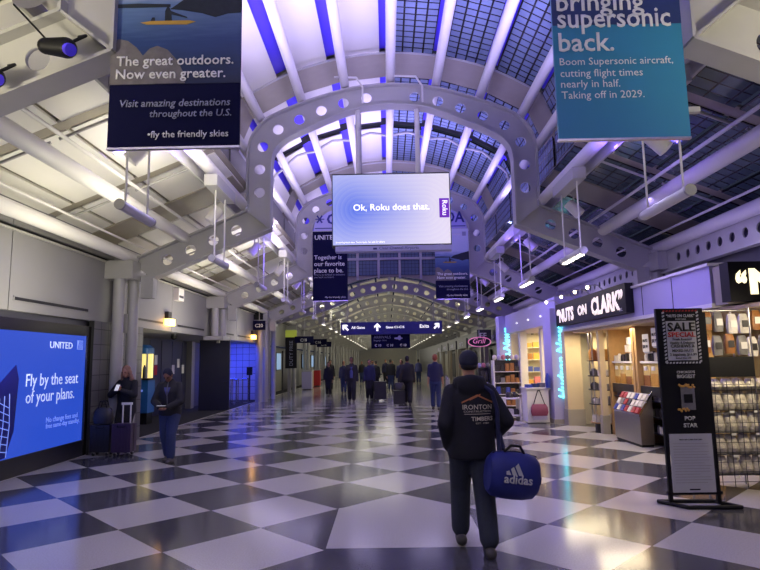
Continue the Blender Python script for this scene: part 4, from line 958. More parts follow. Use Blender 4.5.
t = thing('shop_pylon', 'upright black pylon sign with lime top band by the far left wall', 'sign', (-5.35, 33, 0)); MB().bx(-5.75, -5.1, 33, 33.15, 1.35, 3.1).build('panel', 'black', t); M['lime'] = mat('lime_band', srgb(176, 190, 70), .5, emit=.25); MB().bx(-5.75, -5.1, 32.98, 33.0, 3.1, 3.5).build('top_band', 'lime', t); text(t, 'DUTY FREE', 'btextd', (-5.32, 32.99, 1.5), right=(0, 0, 1), up=(-1, 0, 0), w=1.4)
for px in (-5.6, -5.25): MB().bx(px-.03, px+.03, 33.05, 33.1, 0, 1.35).build('leg', 'ss', t)
for i, (x, y, m, lab) in enumerate(((-4.95, 36, 'lav', 'pale violet bin standing by the far left columns'), (-5.0, 41, 'red', 'red far machine by the left columns'), (-5.2, 38.6, 'wood', 'orange brown display standing by the far left columns'))):
    M.setdefault('redm', M['red']); t = thing('display_stand', lab, 'stand', (x, y, 0)); MB().bx(x-.3, x+.3, y, y+.5, .05, 1.1).build('body', m, t, bevel=.03); MB().bx(x-.32, x+.32, y-.02, y+.52, 1.1, 1.16).build('top', 'steel', t); MB().bx(x-.27, x+.27, y+.03, y+.47, 0, .05).build('plinth', 'dark', t)
for i, (x, y) in enumerate(((-4.4, 31), (-4.1, 35), (-4.3, 40))):
    t = thing('gate_sign', ['small dark hanging gate sign, nearest in the far left row', 'small dark hanging gate sign, second in the far left row', 'small dark hanging gate sign, third in the far left row'][i], 'sign', (x, y, 2.7)); MB().bx(x-.5, x+.5, y, y+.1, 2.7, 3.05).build('panel', 'navy', t); text(t, 'C%d' % (18-2*i), 'btext', (x-.2, y-.01, 2.78), w=.35, bold=.01); MB().cyl((x, y+.05, 3.05), (x, y+.05, 4.2), .02).build('hanger', 'steel', t)
# ceiling-mounted black spotlights on the nearest frame
for i, (x, y, z) in enumerate(((-2.83, 4.75, 4.48), (-3.45, 4.75, 4.22))):
    t = thing('black_spotlight', ['black cabled spotlight clamped to the nearest frame corner, left of the lake banner', 'black cabled spotlight on the nearest frame at the left picture edge'][i], 'spotlight', (x, y, z-.1))
    MB().cone((x-.12, y, z), (x+.06, y, z-.02), .07, .09, 14).build('body', 'black', t, True); MB().tube([(x+.08, y, z+.02), (x+.2, y+.05, z+.12), (x+.1, y+.12, z+.15)], .015).build('clamp', 'black', t, True); MB().tube([(x-.1, y, z+.04), (x-.2, y+.02, z+.15), (x-.45, y+.03, z+.42), (x-.25, y+.05, z+.7)], .009).build('cable', 'black', t, True)
    MB().cyl((x+.06, y-.02, z-.03), (x+.13, y-.05, z-.07), .05, .055).build('lens', 'violet', t, True)

t = thing('white_spotlight', 'large round white spotlight with cable on the nearest frame, top left corner', 'spotlight', (-3.05, 4.6, 5.0))
c = Vector((-3.1, 4.6, 5.03)); d = Vector((.45, .1, -.55)).normalized()
MB().cyl(c-d*.22, c+d*.1, .1, .19, 20).build('can', 'steel', t, True); MB().cyl(c+d*.1, c+d*.14, .2, n=20).build('rim', 'tube', t, True); MB().tube([c-d*.2, c+Vector((-.1, .1, .35)), c+Vector((.05, .3, .5))], .014).build('cable', 'black', t, True); MB().tube([c+Vector((-.12, 0, .1)), c+Vector((0, .3, .3))], .03).build('bracket', 'black', t, True)

# ------------------------------------------------------------------ right side: long castellated beam, shops
SX = 4.6
for i, (y0, y1) in enumerate(((2.0, 5.2), (5.6, 12.0), (12.4, 18.8), (19.2, 25.6), (26.0, 33.6), (34, 46))):
    hs = [(y, 3.64, .085) for y in [y0+.35+.36*j for j in range(int((y1-y0-.4)/.36))]]
    mb = plate([(y0, 3.42), (y1, 3.42), (y1, 3.9), (y0, 3.9)], hs, .04, lambda a, b, c: (CX+5.62+c, a, b))
    flange_mb = mb; mb.bx(CX+5.54, CX+5.70, y0, y1, 3.9, 3.93); mb.bx(CX+5.54, CX+5.70, y0, y1, 3.39, 3.42)
    place('pierced_beam', mb, 'steel', 'pierced steel beam with a row of oval holes above the shop fronts, ' + ['nearest stretch at the right picture edge', 'stretch over the projecting black sign', 'stretch over the long lit sign', 'stretch beyond the news shop', 'stretch past the gable', 'furthest stretch'][i], 'beam')
struct(MB().bx(6.9, 7.0, -3, 26, 2.4, 4.3).build('wall_right', 'dark'))
struct(MB().bx(CX+5.75, CX+5.8, -3, 60, 3.0, 3.5).build('wall_right', 'doorg'))
# nut shop fascia
t = thing('shop_fascia', 'violet-lit white box fascia over the nut shop with the long lit sign on it', 'fascia', (5.2, 11.7, 2.4))
MB().bx(SX, 5.9, 8.2, 15.25, 2.42, 2.95).build('box', 'lav', t, bevel=.015); MB().bx(SX-.05, 5.9, 8.15, 15.25, 2.95, 2.99).build('top_edge', 'white', t); MB().bx(SX-.02, 5.9, 8.18, 15.25, 2.36, 2.42).build('bottom_edge', 'white', t)
for y in (9.3, 10.4): MB().bx(SX-.006, SX, y, y+.012, 2.43, 2.94).build('seam', 'blackgap', t)
t = thing('shop_sign', 'long black shop sign with lit white and pink lettering on the violet fascia', 'sign', (SX-.1, 13, 2.48))
MB().bx(SX-.16, SX-.01, 10.75, 15.2, 2.5, 3.06).build('panel', 'black', t, bevel=.01)
def cart(s, ya, yb, z, h, m='nuts', b=.045):
    text(t, s, m, (SX-.165, ya, z), (0, -1, 0), w=ya-yb, h=h, bold=b)
cart('\u201cNUTS', 15.1, 13.75, 2.60, .33); cart('ON', 13.45, 12.85, 2.66, .22); cart('CLARK\u201d', 12.55, 10.85, 2.60, .36)
text(t, 'inc.', 'btext', (SX-.165, 11.05, 2.55), (0, -1, 0), w=.16)
for i, y in enumerate((15.0, 13.7, 12.7, 11.9)):
    q = thing('sign_lamp', 'small bright bulb on an arm above the long lit sign, ' + ['furthest of four', 'third from the front', 'second from the front', 'nearest of four'][i], 'lamp', (SX-.3, y, 3.08))
    MB().tube([(SX-.05, y, 3.0), (SX-.25, y, 3.16), (SX-.45, y, 3.16)], .012).build('arm', 'steel', q); MB().ell((SX-.45, y, 3.12), (.032, .032, .038), 10).build('bulb', 'bulb', q, True)
t = thing('shop_sign', 'black rounded projecting shop sign with cream lettering at the right picture edge', 'sign', (5.6, 7.6, 2.4))
MB().bx(4.50, 6.88, 7.58, 7.78, 2.39, 2.91).build('panel', 'black', t, bevel=.05)
text(t, '\u201c', 'nutsy', (4.58, 7.575, 2.44), w=.15, h=.36, bold=.05); text(t, 'NUTS', 'nutsy', (4.76, 7.575, 2.50), h=.32, w=1.25, bold=.06); text(t, 'ON CLARK\u201d', 'nutsy', (6.1, 7.575, 2.50), h=.32, w=.72, bold=.05)
t = thing('shop_fascia', 'plain grey return fascia behind the projecting black sign', 'fascia', (5.6, 8.0, 2.4)); MB().bx(4.62, 6.88, 7.85, 8.15, 2.38, 2.92).build('box', 'gutter', t)
struct(MB().bx(SX+.1, 7.0, 4, 14.7, 2.30, 2.352).build('ceiling', 'beige'))
# interior shell of the nut shop
struct(MB().bx(6.9, 7.0, 4, 15.3, 0, 2.4).build('wall_right', 'beige'))
struct(MB().bx(5.2, 6.9, 14.75, 15.0, 0, 2.4).build('wall_back', 'beige'))
for (x0, x1, y0, y1, lab) in ((4.55, 4.95, 14.95, 15.25, 'beige upright pillar at the far end of the nut shop beside the turquoise sign'), (4.80, 4.92, 13.25, 13.38, 'thin pale post of the nut shop in front of the round wire shelves')):
    t = thing('shop_pillar', lab, 'pillar', ((x0+x1)/2, y0, 0)); MB().bx(x0, x1, y0, y1, .4, 2.36).build('shaft', 'beige', t); MB().bx(x0-.02, x1+.02, y0-.02, y1+.02, 0, .4).build('base', 'gutter', t)
def bins(x, y, z, n, w, mats, label, group, h=(.08, .16)):
    for i in range(n):
        yy = y-w*i; hh = random.uniform(*h); m = random.choice(mats)
        mb = MB()
        if random.random() < .5: mb.bx(x-.05, x+.05, yy-.04, yy+.04, z, z+hh)
        else: mb.loft([(x, yy, z, .04, .04), (x, yy, z+hh*.75, .04, .04), (x, yy, z+hh, .025, .025)], n=10)
        place('packet', mb, m, label, 'packet', group)
M['pk1'] = mat('printed_white_pack', srgb(210, 205, 195), .5, noise=.2, scale=30); M['pk2'] = mat('dark_pack', srgb(46, 42, 44), .4, noise=.3, scale=30); M['pk3'] = mat('brown_pack', srgb(146, 96, 48), .5, noise=.4, scale=30)
M['pk4'] = mat('red_pack', srgb(160, 50, 44), .5, noise=.2); M['pk5'] = mat('blue_pack', srgb(50, 66, 150), .5, noise=.2); M['pk6'] = mat('golden_nuts', srgb(198, 148, 66), .5, noise=.4, scale=60); M['pk7'] = mat('pink_pack', srgb(190, 110, 120), .5, noise=.2); M['pk8'] = mat('grey_pack', srgb(120, 118, 116), .5, noise=.3, scale=40)
# round wire display stand
t = thing('wire_stand', 'tall round wire display stand with four shelves between the beige pillar and wood panel', 'stand', (5.15, 13.9, 0))
for a in range(6):
    MB().cyl((5.15+.36*math.cos(a*PI/3+.4), 13.9+.36*math.sin(a*PI/3+.4), .2), (5.15+.36*math.cos(a*PI/3+.4), 13.9+.36*math.sin(a*PI/3+.4), 2.3), .012).build('upright', 'ss', t, True)
for z, nm in ((.2, 0), (.62, 1), (.95, 2), (1.27, 3), (1.62, 4)):
    MB().cyl((5.15, 13.9, z-.02), (5.15, 13.9, z), .40, n=24).build('shelf', 'dark' if z > .3 else 'wood', t, True)
MB().cyl((5.15, 13.9, 0), (5.15, 13.9, .18), .3, n=20).build('plinth', 'black', t, True)
for k, (z, ms, hh) in enumerate(((.2, ('pk1', 'pk7'), (.12, .2)), (.62, ('pk1', 'pk2', 'pk8'), (.12, .18)), (.95, ('pk2', 'pk1', 'pk8'), (.12, .18)), (1.27, ('pk2', 'pk1', 'pk8'), (.1, .18)), (1.62, ('pk6', 'pk3', 'pk6'), (.2, .3)))):
    for a in range(7):
        an = PI*.75+a*PI*.17; x, y = 5.15+.29*math.cos(an), 13.9+.29*math.sin(an); h = random.uniform(*hh)
        mb = MB(); mb.loft([(x, y, z, .065, .05), (x, y, z+h*.7, .07, .05), (x, y, z+h, .05, .03)], n=10)
        place('packet', mb, random.choice(ms), ['packet on the wooden base of the round wire stand', 'packet on the lowest shelf of the round wire stand', 'packet on the second shelf of the round wire stand', 'packet on the third shelf of the round wire stand', 'golden bag of nuts on the top shelf of the round wire stand'][k], 'packet', ['base packets', 'lowest shelf packets', 'second shelf packets', 'third shelf packets', 'golden bags'][k])
# wooden wall units with glass nut bins
def unit(y0, y1, lab):
    t = thing('wall_unit', lab, 'cabinet', (5.5, (y0+y1)/2, 0))
    for y in (y0, y1): MB().bx(5.0, 5.75, y-.05, y+.05, 0, 2.34).build('side_panel', 'wood', t)
    MB().bx(5.72, 5.77, y0, y1, 0, 2.34).build('back_panel', 'wood', t)
    for z in (.25, .55, .85): MB().bx(5.05, 5.72, y0+.05, y1-.05, z-.02, z).build('shelf', 'dark', t)
    MB().bx(5.05, 5.72, y0+.05, y1-.05, 1.08, 1.12).build('counter', 'ss', t); MB().bx(5.03, 5.06, y0+.05, y1-.05, .93, 1.12).build('label_strip', 'dark', t)
    n = 4; w = (y1-y0-.1)/n
    M.setdefault('binlit', mat('glass_bin', srgb(220, 196, 130), .1, emit=.08, ecol=srgb(255, 214, 130)))  # faint warm glow put into the bin material, no lamp inside
    for i in range(n):
        ya = y0+.05+w*i; q = MB().bx(5.1, 5.6, ya+.02, ya+w-.02, 1.12, 1.55).build('glass_bin', 'binlit', t, bevel=.01)
        MB().bx(5.095, 5.11, ya+.02, ya+w-.02, 1.12, 1.12+random.uniform(.1, .25)).build('nuts', random.choice(('pk3', 'pk6')), q); MB().bx(5.07, 5.11, ya+w*.35, ya+w*.65, 1.42, 1.5).build('latch', 'white', q)
    MB().bx(5.05, 5.72, y0+.05, y1-.05, 1.56, 1.60).build('top_shelf', 'white', t)
    return t
unit(11.95, 13.25, 'maple wall unit with glass nut bins behind the slanted steel candy case')
unit(10.4, 11.8, 'maple wall unit with nut bins partly behind the black sale sign')
place('wood_panel', MB().bx(5.27, 5.75, 13.32, 13.38, 0, 2.30), 'wood', 'plain tall maple wall panel left of the nut bins', 'panel')
for k, (y0, n) in enumerate(((13.15, 8), (11.65, 8))):
    bins(5.15, y0, 1.6, n, .155, ('pk1', 'pk2', 'pk1'), ['black and white pack on top of the far nut bins', 'black and white pack on top of the near nut bins'][k], ['packs above far bins', 'packs above near bins'][k], (.12, .2))
    for z, zz in ((.25, 'lowest'), (.55, 'middle'), (.85, 'upper')):
        bins(5.15, y0, z, n, .155, ('pk2', 'pk1', 'pk8', 'pk2'), f'dark and white pack on the {zz} shelf under the ' + ('far' if k == 0 else 'near') + ' nut bins', f'{zz} packs under ' + ('far' if k == 0 else 'near')+' bins', (.1, .16))
for i, (y, z) in enumerate(((12.5, 1.8), (12.3, 1.8), (12.4, 1.96), (12.15, 1.8))): place('box', MB().bx(5.1, 5.25, y-.07, y+.07, z-.01, z+.14), 'pk1', 'white printed box, ' + ['far left of the small stack above the nut bins', 'second of the small stack above the nut bins', 'topmost of the small stack above the nut bins', 'near end of the small stack above the nut bins'][i], 'box')
for y, z, lab in ((11.3, 1.95, 'white price card on stand above the nut bins near the wooden post'), (10.9, 2.05, 'white framed price card left of the sale sign')):
    t = thing('price_card', lab, 'card', (5.0, y, z-.2)); MB().bx(4.99, 5.0, y-.13, y+.13, z-.17, z+.17).build('card', 'paper', t); text(t, 'NUTS', 'black', (4.985, y+.1, z+.02), (0, -1, 0), w=.2, bold=.02); text(t, '$8.99', 'black', (4.985, y+.1, z-.1), (0, -1, 0), w=.2)
    MB().bx(5.0, 5.08, y-.1, y+.1, z-.2, z-.17).build('foot', 'steel', t)
# slanted steel candy case
t = thing('candy_case', 'slanted stainless candy case with bright wrapped sweets on its sloping top', 'case', (4.9, 11.9, 0))
ya, yb = 11.2, 12.45
MB().prism([(4.74, ya, .05), (4.99, ya, .05), (4.99, ya, .96), (4.97, ya, .98), (4.74, ya, .58)], (0, yb-ya, 0)).build('body', 'ss', t, bevel=.01)
MB().prism([(4.73, ya-.01, .56), (4.99, ya-.01, .97), (4.99, ya-.01, 1.03), (4.73, ya-.01, .63)], (0, .02, 0)).build('end_lip', 'chrome', t); MB().bx(4.76, 4.98, ya+.03, yb-.03, 0, .05).build('plinth', 'black', t)
for i in range(7):
    for j in range(3):
        y = ya+.1+.172*i; f = .18+.3*j; x = 4.735+.24*f; z = .585+.40*f
        mb = MB(); mb.box((x-.022, y, z+.016), (.12, .13, .045), Matrix.Rotation(R(-59), 3, 'Y')); place('sweets_tray', mb, random.choice(('pk4', 'pk5', 'pk1', 'pk1', 'pk8', 'pk2', 'pk2', 'pk1')), ['sweets in the lower row of the steel candy case', 'sweets in the middle row of the steel candy case', 'sweets in the upper row of the steel candy case'][j], 'sweets', ['lower sweets row', 'middle sweets row', 'upper sweets row'][j], bevel=.01)
# black sale sign on its frame stand
t = thing('sale_sign', 'tall black sale sign board with white notice on a floor stand, right foreground', 'sign', (3.49, 6.9, 0))
MB().bx(3.2, 3.745, 6.9, 6.94, .70, 2.25).build('board', 'black', t); 
for x in (3.215, 3.76): MB().bx(x-.02, x+.02, 6.905, 6.945, .03, 2.2 if x > 3.5 else 2.25).build('upright', 'black', t)
MB().bx(3.18, 3.80, 6.9, 6.945, .12, .155).build('cross_bar', 'black', t)
base = [(3.12, 7.05), (3.32, 6.75), (3.9, 6.72), (3.76, 7.02)]
for a, b in zip(base, base[1:]+base[:1]): MB().tube([(a[0], a[1], .022), (b[0], b[1], .022)], .022).build('base_bar', 'black', t)
f = 6.893
M['salegrey'] = mat('sale_card', srgb(190, 190, 186), .6, noise=.05)
q = MB().bx(3.25, 3.70, 6.896, 6.9, 1.60, 2.235).build('sale_card_border', 'black', t)
for i in range(15):
    z = 1.61+.041*i
    for x in (3.262, 3.662): MB().prism([(x, f, z), (x+.028, f, z+.012), (x+.028, f, z+.034), (x, f, z+.022)], (0, .002, 0)).build('border_dash', 'salegrey', q)
for i in range(11):
    x = 3.27+.038*i; MB().prism([(x, f, 1.602), (x+.022, f, 1.602), (x+.03, f, 1.622), (x+.008, f, 1.622)], (0, .002, 0)).build('border_dash', 'salegrey', q); MB().prism([(x, f, 2.212), (x+.022, f, 2.212), (x+.03, f, 2.23), (x+.008, f, 2.23)], (0, .002, 0)).build('border_dash', 'red', q)
MB().bx(3.3, 3.645, 6.892, 6.896, 1.64, 2.1).build('sale_card', 'salegrey', t)
f = 6.888
text(t, '\u201cNUTS ON CLARK\u201d', 'salegrey', (3.475, f, 2.145), w=.33, h=.035, bold=.02, align='C'); text(t, 'POPCORN', 'salegrey', (3.475, f, 2.112), w=.12, align='C')
text(t, 'SALE', 'black', (3.475, f, 1.985), w=.325, h=.1, bold=.03, align='C'); text(t, 'SPECIAL', 'red', (3.475, f, 1.915), w=.325, h=.055, bold=.03, align='C')
for s, z, w in (('Fresh Roasted', 1.875, .22), ('Healthy & Delicious', 1.835, .29), ('CASHEWS &', 1.79, .28), ('MIXED NUTS', 1.74, .25), ('2 bags/only $11.99', 1.695, .31), ('limited time only', 1.66, .18)): text(t, s, 'black', (3.475, f, z), w=w, bold=.01, align='C')
text(t, "CHICAGO'S", 'salegrey', (3.485, f, 1.49), w=.21, bold=.02, align='C'); text(t, 'BIGGEST', 'salegrey', (3.485, f, 1.435), w=.21, h=.04, bold=.02, align='C'); text(t, 'POP', 'salegrey', (3.49, f, .955), w=.12, h=.045, bold=.03, align='C'); text(t, 'STAR', 'salegrey', (3.49, f, .875), w=.16, h=.045, bold=.03, align='C')
q = MB().bx(3.41, 3.57, 6.89, 6.895, 1.07, 1.33).build('printed_popcorn_bag', 'pk8', t); MB().bx(3.44, 3.54, 6.886, 6.89, 1.15, 1.25).build('bag_label', 'black', q)
mb = MB()
for i in range(14): mb.ell((3.39+.013*i+random.uniform(0, .01), 6.89, 1.335+random.uniform(-.012, .025)), (.016, .004, .014), 6)
for i in range(8): mb.ell((3.37+.016*i, 6.888, 1.065+random.uniform(-.012, .02)), (.016, .004, .014), 6)
o = mb.build('printed_popcorn', 'pk6', t); o['kind'] = 'stuff'
nb = MB().bx(3.235, 3.72, 6.885, 6.895, .15, .80).build('white_notice', 'salegrey', t)
text(t, 'NUTS ON CLARK POPCORN', 'black', (3.475, 6.882, .73), w=.26, align='C')
for i in range(15):
    w = [.4, .4, .3, .4, .38, .42, .4, .34, .42, .4, .4, .28, .4, .42, .36][i]; MB().bx(3.27, 3.27+w, 6.883, 6.885, .69-.031*i, .694-.031*i).build('text_line', 'gutter', nb)
MB().bx(3.42, 3.54, 6.883, 6.885, .175, .19).build('logo_line', 'black', nb)
# rack of bagged nuts at the right edge
t = thing('bag_rack', 'wire rack full of bagged nuts with black header at the right picture edge', 'rack', (4.45, 7.75, 0))
for x in (4.02, 4.72, 5.3): 
    for y in (7.6, 8.0): MB().cyl((x, y, 0), (x, y, 2.35 if x > 4.5 else 1.7), .012).build('upright', 'ss', t, True)
MB().bx(4.06, 4.72, 7.58, 7.62, 1.415, 1.67).build('header_board', 'black', t)
for z in (.2, .45, .72, 1.0, 1.25): MB().bx(4.0, 5.3, 7.6, 8.0, z-.01, z).build('shelf', 'dark', t)
for i in range(12):
    z = .12+.12*i
    if z < 1.4: MB().cyl((4.0, 7.56, z), (5.3, 7.56, z), .004, n=6).build('wire', 'dark', t)
for i in range(9): MB().cyl((4.02+.155*i, 7.56, .05), (4.02+.155*i, 7.56, 1.38), .004, n=6).build('wire', 'dark', t)
M['nutbag'] = mat('clear_bag_of_nuts', srgb(206, 198, 176), .25, noise=.45, scale=40, bump=.5)
for r, z in enumerate((.2, .45, .72, 1.0, 1.25)):
    for i in range(8):
        x = 4.08+.155*i; h = (.22, .24, .25, .23, .14)[r]; mb = MB()
        mb.loft([(x, 7.68, z, .07, .045), (x, 7.67, z+h*.3, .079, .07), (x, 7.68, z+h*.75, .065, .045), (x+random.uniform(-.01, .01), 7.69, z+h, .06, .012)], n=12, pw=.7)
        place('nut_bag', mb, 'nutbag', 'clear bag of nuts on the ' + ['lowest', 'second', 'third', 'fourth', 'top'][r] + ' shelf of the wire rack behind the sale sign', 'bag', ['lowest', 'second', 'third', 'fourth', 'top'][r]+' row of nut bags', smooth=True)
        if i % 2 == 0 and r < 4:
            place('price_tag', MB().bx(x-.03, x+.03, 7.597, 7.6, z-.04, z-.012), random.choice(('paper', 'paper', 'lav')), 'small price tag on the ' + ['lowest', 'second', 'third', 'fourth'][r] + ' shelf edge of the wire rack', 'tag', ['lowest', 'second', 'third', 'fourth'][r]+' row of price tags')
MB().cyl((4.1, 7.75, 2.28), (5.3, 7.75, 2.28), .014).build('top_rail', 'ss', t, True)
for r, (z, y) in enumerate(((1.72, 7.72), (2.02, 7.8))):
    for i in range(7):
        x = 4.22+.16*i+.03*r; h = .26; m = random.choice(('pk1', 'pk8', 'pk3', 'pk8', 'pk6')); z0_ = z; z = z0_+random.uniform(-.05, .03); x += random.uniform(-.02, .02); y += random.uniform(-.03, .03); mb = MB(); mb.loft([(x, y, z, .06, .03), (x, y, z+h*.4, .07, .045), (x, y, z+h*.8, .06, .035), (x, y, z+h, .05, .008)], n=12, pw=.7)
        o = place('treat_bag', mb, m, 'printed treat bag in the ' + ('lower' if r == 0 else 'upper') + ' hanging row over the black rack header', 'bag', ('lower' if r == 0 else 'upper')+' hanging treat bags', smooth=True)
        MB().bx(x-.04, x+.04, y-.05, y-.047, z+.08, z+.17).build('label', random.choice(('paper', 'dark', 'pk2')), o); z = z0_

# ------------------------------------------------------------------ news shop with turquoise sign
t = thing('news_shop_front', 'lavender framed lit news shop front beyond the nut shop', 'shop front', (4.6, 19, 0))
MB().bx(4.32, 4.72, 15.35, 16.1, 0, 3.0).build('pillar', 'lav', t, bevel=.01); MB().bx(4.25, 4.7, 22.0, 22.6, 0, 3.3).build('pillar', 'lav', t, bevel=.01)
MB().bx(4.5, 5.6, 16.1, 22.0, 2.62, 3.3).build('fascia_box', 'lav', t, bevel=.01); MB().bx(4.45, 5.6, 15.3, 16.2, 2.62, 3.3).build('fascia_end', 'lav', t)
MB().bx(4.3, 4.74, 15.33, 16.12, 0, .12).build('skirting', 'gutter', t)
text(t, 'Hudson.News', 'teal', (4.66, 15.33, .62), right=(0, 0, 1), up=(-1, 0, 0), w=2.0, h=.22, bold=.01, shear=.3, ext=.02); text(t, 'Hudson.News', 'teal', (4.62, 21.98, .75), right=(0, 0, 1), up=(-1, 0, 0), w=2.1, h=.24, bold=.01, shear=.3, ext=.02)
for y in (16.9, 18.4, 20): MB().ell((4.48, y, 2.9), (.03, .05, .03), 8).build('fascia_lamp', 'signwhite', t)
struct(MB().bx(8.1, 8.2, 15.3, 24, 0, 3).build('wall_right', 'cream')); struct(MB().bx(4.74, 8.1, 15.3, 15.4, 0, 2.6).build('wall_back', 'cream')); struct(MB().bx(4.7, 8.1, 22.6, 22.7, 0, 3).build('wall_back', 'cream')); struct(MB().bx(5.62, 8.1, 15.4, 22.6, 2.66, 2.72).build('ceiling', 'white'))
for x, y, lab in ((5.0, 18.6, 'white column in the middle of the lit news shop opening'), (4.75, 20.4, 'white column at the left of the lit news shop opening')):
    place('shop_column', MB().bx(x-.12, x+.12, y-.12, y+.12, 0, 2.61), 'white', lab, 'column')
def shelfunit(name, lab, cat, x0, x1, y0, y1, zs, body, itemlab, group, ms, top=None, face='y', frame='white', dens=.1):
    t = thing(name, lab, cat, ((x0+x1)/2, (y0+y1)/2, 0)); H_ = top or zs[-1]+.35
    MB().bx(x0, x1, y1-.04, y1, 0, H_).build('back_panel', body, t) if face == 'y' else MB().bx(x1-.04, x1, y0, y1, 0, H_).build('back_panel', body, t)
    for k in (0, 1):
        if face == 'y': x = (x0, x1)[k]; MB().bx(x-.02, x+.02, y0, y1, 0, H_).build('side_panel', frame, t)
        else: y = (y0, y1)[k]; MB().bx(x0, x1, y-.02, y+.02, 0, H_).build('side_panel', frame, t)
    for z in zs: MB().bx(x0, x1, y0, y1, z-.02, z).build('shelf', frame, t)
    nm = ['bottom', 'second', 'third', 'fourth', 'fifth', 'sixth']
    for r, z in enumerate(zs):
        L = (x1-x0 if face == 'y' else y1-y0)-.1; nn = max(2, int(L/dens))
        for i in range(nn):
            p = .05+L*(i+.5)/nn; h = random.uniform(.14, .26)
            if face == 'y': mb = MB().bx(x0+p-L/nn*.42, x0+p+L/nn*.42, y0+.03, y0+.12, z, z+h)
            else: mb = MB().bx(x0+.03, x0+.12, y0+p-L/nn*.42, y0+p+L/nn*.42, z, z+h)
            place(itemlab[0], mb, random.choice(ms), f'{itemlab[1]} on the {nm[r]} shelf, {itemlab[3]}', itemlab[2], f'{group} {nm[r]} shelf')
    return t
bright = ('pk1', 'pk4', 'pk5', 'pk6', 'pk7', 'pk3')
shelfunit('wall_shelf', 'bright wall shelf deep inside the lit news shop', 'shelf', 7.6, 8.05, 16.2, 21.8, (.3, .75, 1.2, 1.65, 2.1), 'cream', ('product', 'small bright product', 'product', 'long side wall of the lit news shop'), 'news shop wall', bright, 2.6, 'x', 'white', .35)
shelfunit('wall_shelf', 'bright end shelf at the back of the lit news shop', 'shelf', 5.2, 7.4, 22.1, 22.55, (.3, .75, 1.2, 1.65, 2.1), 'cream', ('product', 'small coloured product', 'product', 'back end of the lit news shop'), 'news shop end', bright, 2.6, 'y', 'white', .26)
shelfunit('book_stand', 'white edged magazine stand before the lit shop', 'stand', 3.35, 4.2, 18.4, 18.8, (.25, .6, .95, 1.3), 'dark', ('magazine', 'magazine', 'magazine', 'white edged stand before the news shop'), 'magazine stand', ('pk4', 'pk3', 'pk2', 'pk5', 'pk8', 'pk2', 'pk3'), 1.65, 'y', 'white', .13)
shelfunit('book_stand', 'dark low bookstand left of the magazine stand', 'stand', 2.95, 3.3, 18.9, 19.3, (.3, .7, 1.05), 'dark', ('book', 'book', 'book', 'dark low stand before the news shop'), 'low bookstand', ('pk5', 'pk2', 'pk1', 'lav'), 1.4, 'y', 'dark', .11)
for i in range(9):
    x = 3.0+.14*i; z = 1.66 if x > 3.35 else 1.41
    place('plush_pack', MB().ell((x, 18.65 if x > 3.35 else 19.1, z+.08), (.075, .07, .085), 10), ('lav', 'pk7', 'pk8', 'pk1')[i % 4], 'soft pastel bundle heaped on top of the stands before the lit shop', 'bundle', 'pastel bundles on the stands', smooth=True)
# mannequin with dark dress in the shop opening
t = thing('dressed_mannequin', 'mannequin in long black dress standing in the lit news shop opening', 'mannequin', (4.95, 17.6, 0))
MB().loft([(4.95, 17.6, .55, .2, .16), (4.95, 17.6, 1.0, .14, .11), (4.95, 17.6, 1.25, .17, .12), (4.95, 17.6, 1.42, .16, .09), (4.95, 17.6, 1.5, .05, .05)]).build('dress', 'coat_black', t, True); MB().cyl((4.95, 17.6, .02), (4.95, 17.6, .55), .02).build('pole', 'ss', t); MB().cyl((4.95, 17.6, 0), (4.95, 17.6, .02), .18).build('foot', 'ss', t); mb = MB(); mb.ell((4.95, 17.6, 1.63), (.075, .085, .105), 14); mb.build('head', 'white', t, True)
# white tables with bags
t = thing('display_table', 'white display table with folded cloth on top beside the turquoise pillar', 'table', (3.98, 15.9, 0))
MB().bx(3.68, 4.25, 15.6, 16.2, .02, .88).build('body', 'white', t); MB().bx(3.64, 4.29, 15.55, 16.25, .88, .92).build('top', 'white', t)
t = thing('display_table', 'low white two-shelf display table left of the taller white table', 'table', (3.48, 16.6, 0))
for x in (3.24, 3.66): MB().bx(x-.025, x+.025, 16.3, 16.8, 0, .6).build('leg_panel', 'white', t)
for z in (.12, .58): MB().bx(3.22, 3.68, 16.3, 16.8, z, z+.04).build('shelf', 'white', t)
for i, (x, y, z, m, lab) in enumerate(((3.4, 16.5, .62, 'pk2', 'black folded bag on the low white table, left'), (3.55, 16.55, .62, 'case_black', 'black folded bag on the low white table, right'), (3.42, 16.5, .16, 'pk1', 'pale bundle on the lower shelf of the low white table'), (3.56, 16.5, .16, 'pk2', 'dark bundle on the lower shelf of the low white table'))):
    place('folded_bag', MB().loft([(x, y, z, .1, .12), (x, y, z+.1, .1, .12), (x, y, z+.15, .06, .08)], n=14, pw=.7), m, lab, 'bag', smooth=True)
for i in range(3): place('folded_cloth', MB().bx(3.72+.17*i, 3.86+.17*i, 15.7, 16.0, .92, 1.0+.02*i), ('pk5', 'jeansd', 'pk8')[i], ['blue folded cloth at the left of the taller white table top', 'denim folded cloth in the middle of the taller white table top', 'grey folded cloth at the right of the taller white table top'][i], 'cloth', bevel=.02)
M['plum'] = mat('plum_bag', srgb(128, 58, 84), .6, noise=.15, scale=10)
t = thing('shoulder_bag', 'plum pink shoulder bag hanging on the front of the taller white table', 'bag', (3.97, 15.5, .15)); MB().loft([(3.97, 15.52, .2, .2, .04), (3.97, 15.52, .3, .23, .06), (3.97, 15.53, .42, .22, .05), (3.97, 15.54, .5, .18, .02)], pw=.6).build('body', 'plum', t, True)
MB().tube([(3.82, 15.53, .48), (3.95, 15.54, .85), (4.0, 15.54, .85), (4.12, 15.53, .48)], .012).build('strap', 'black', t, True)
mb = MB()
for i in range(14): mb.bx(3.79+.027*i, 3.803+.027*i, 15.49, 15.5, .1, .2)
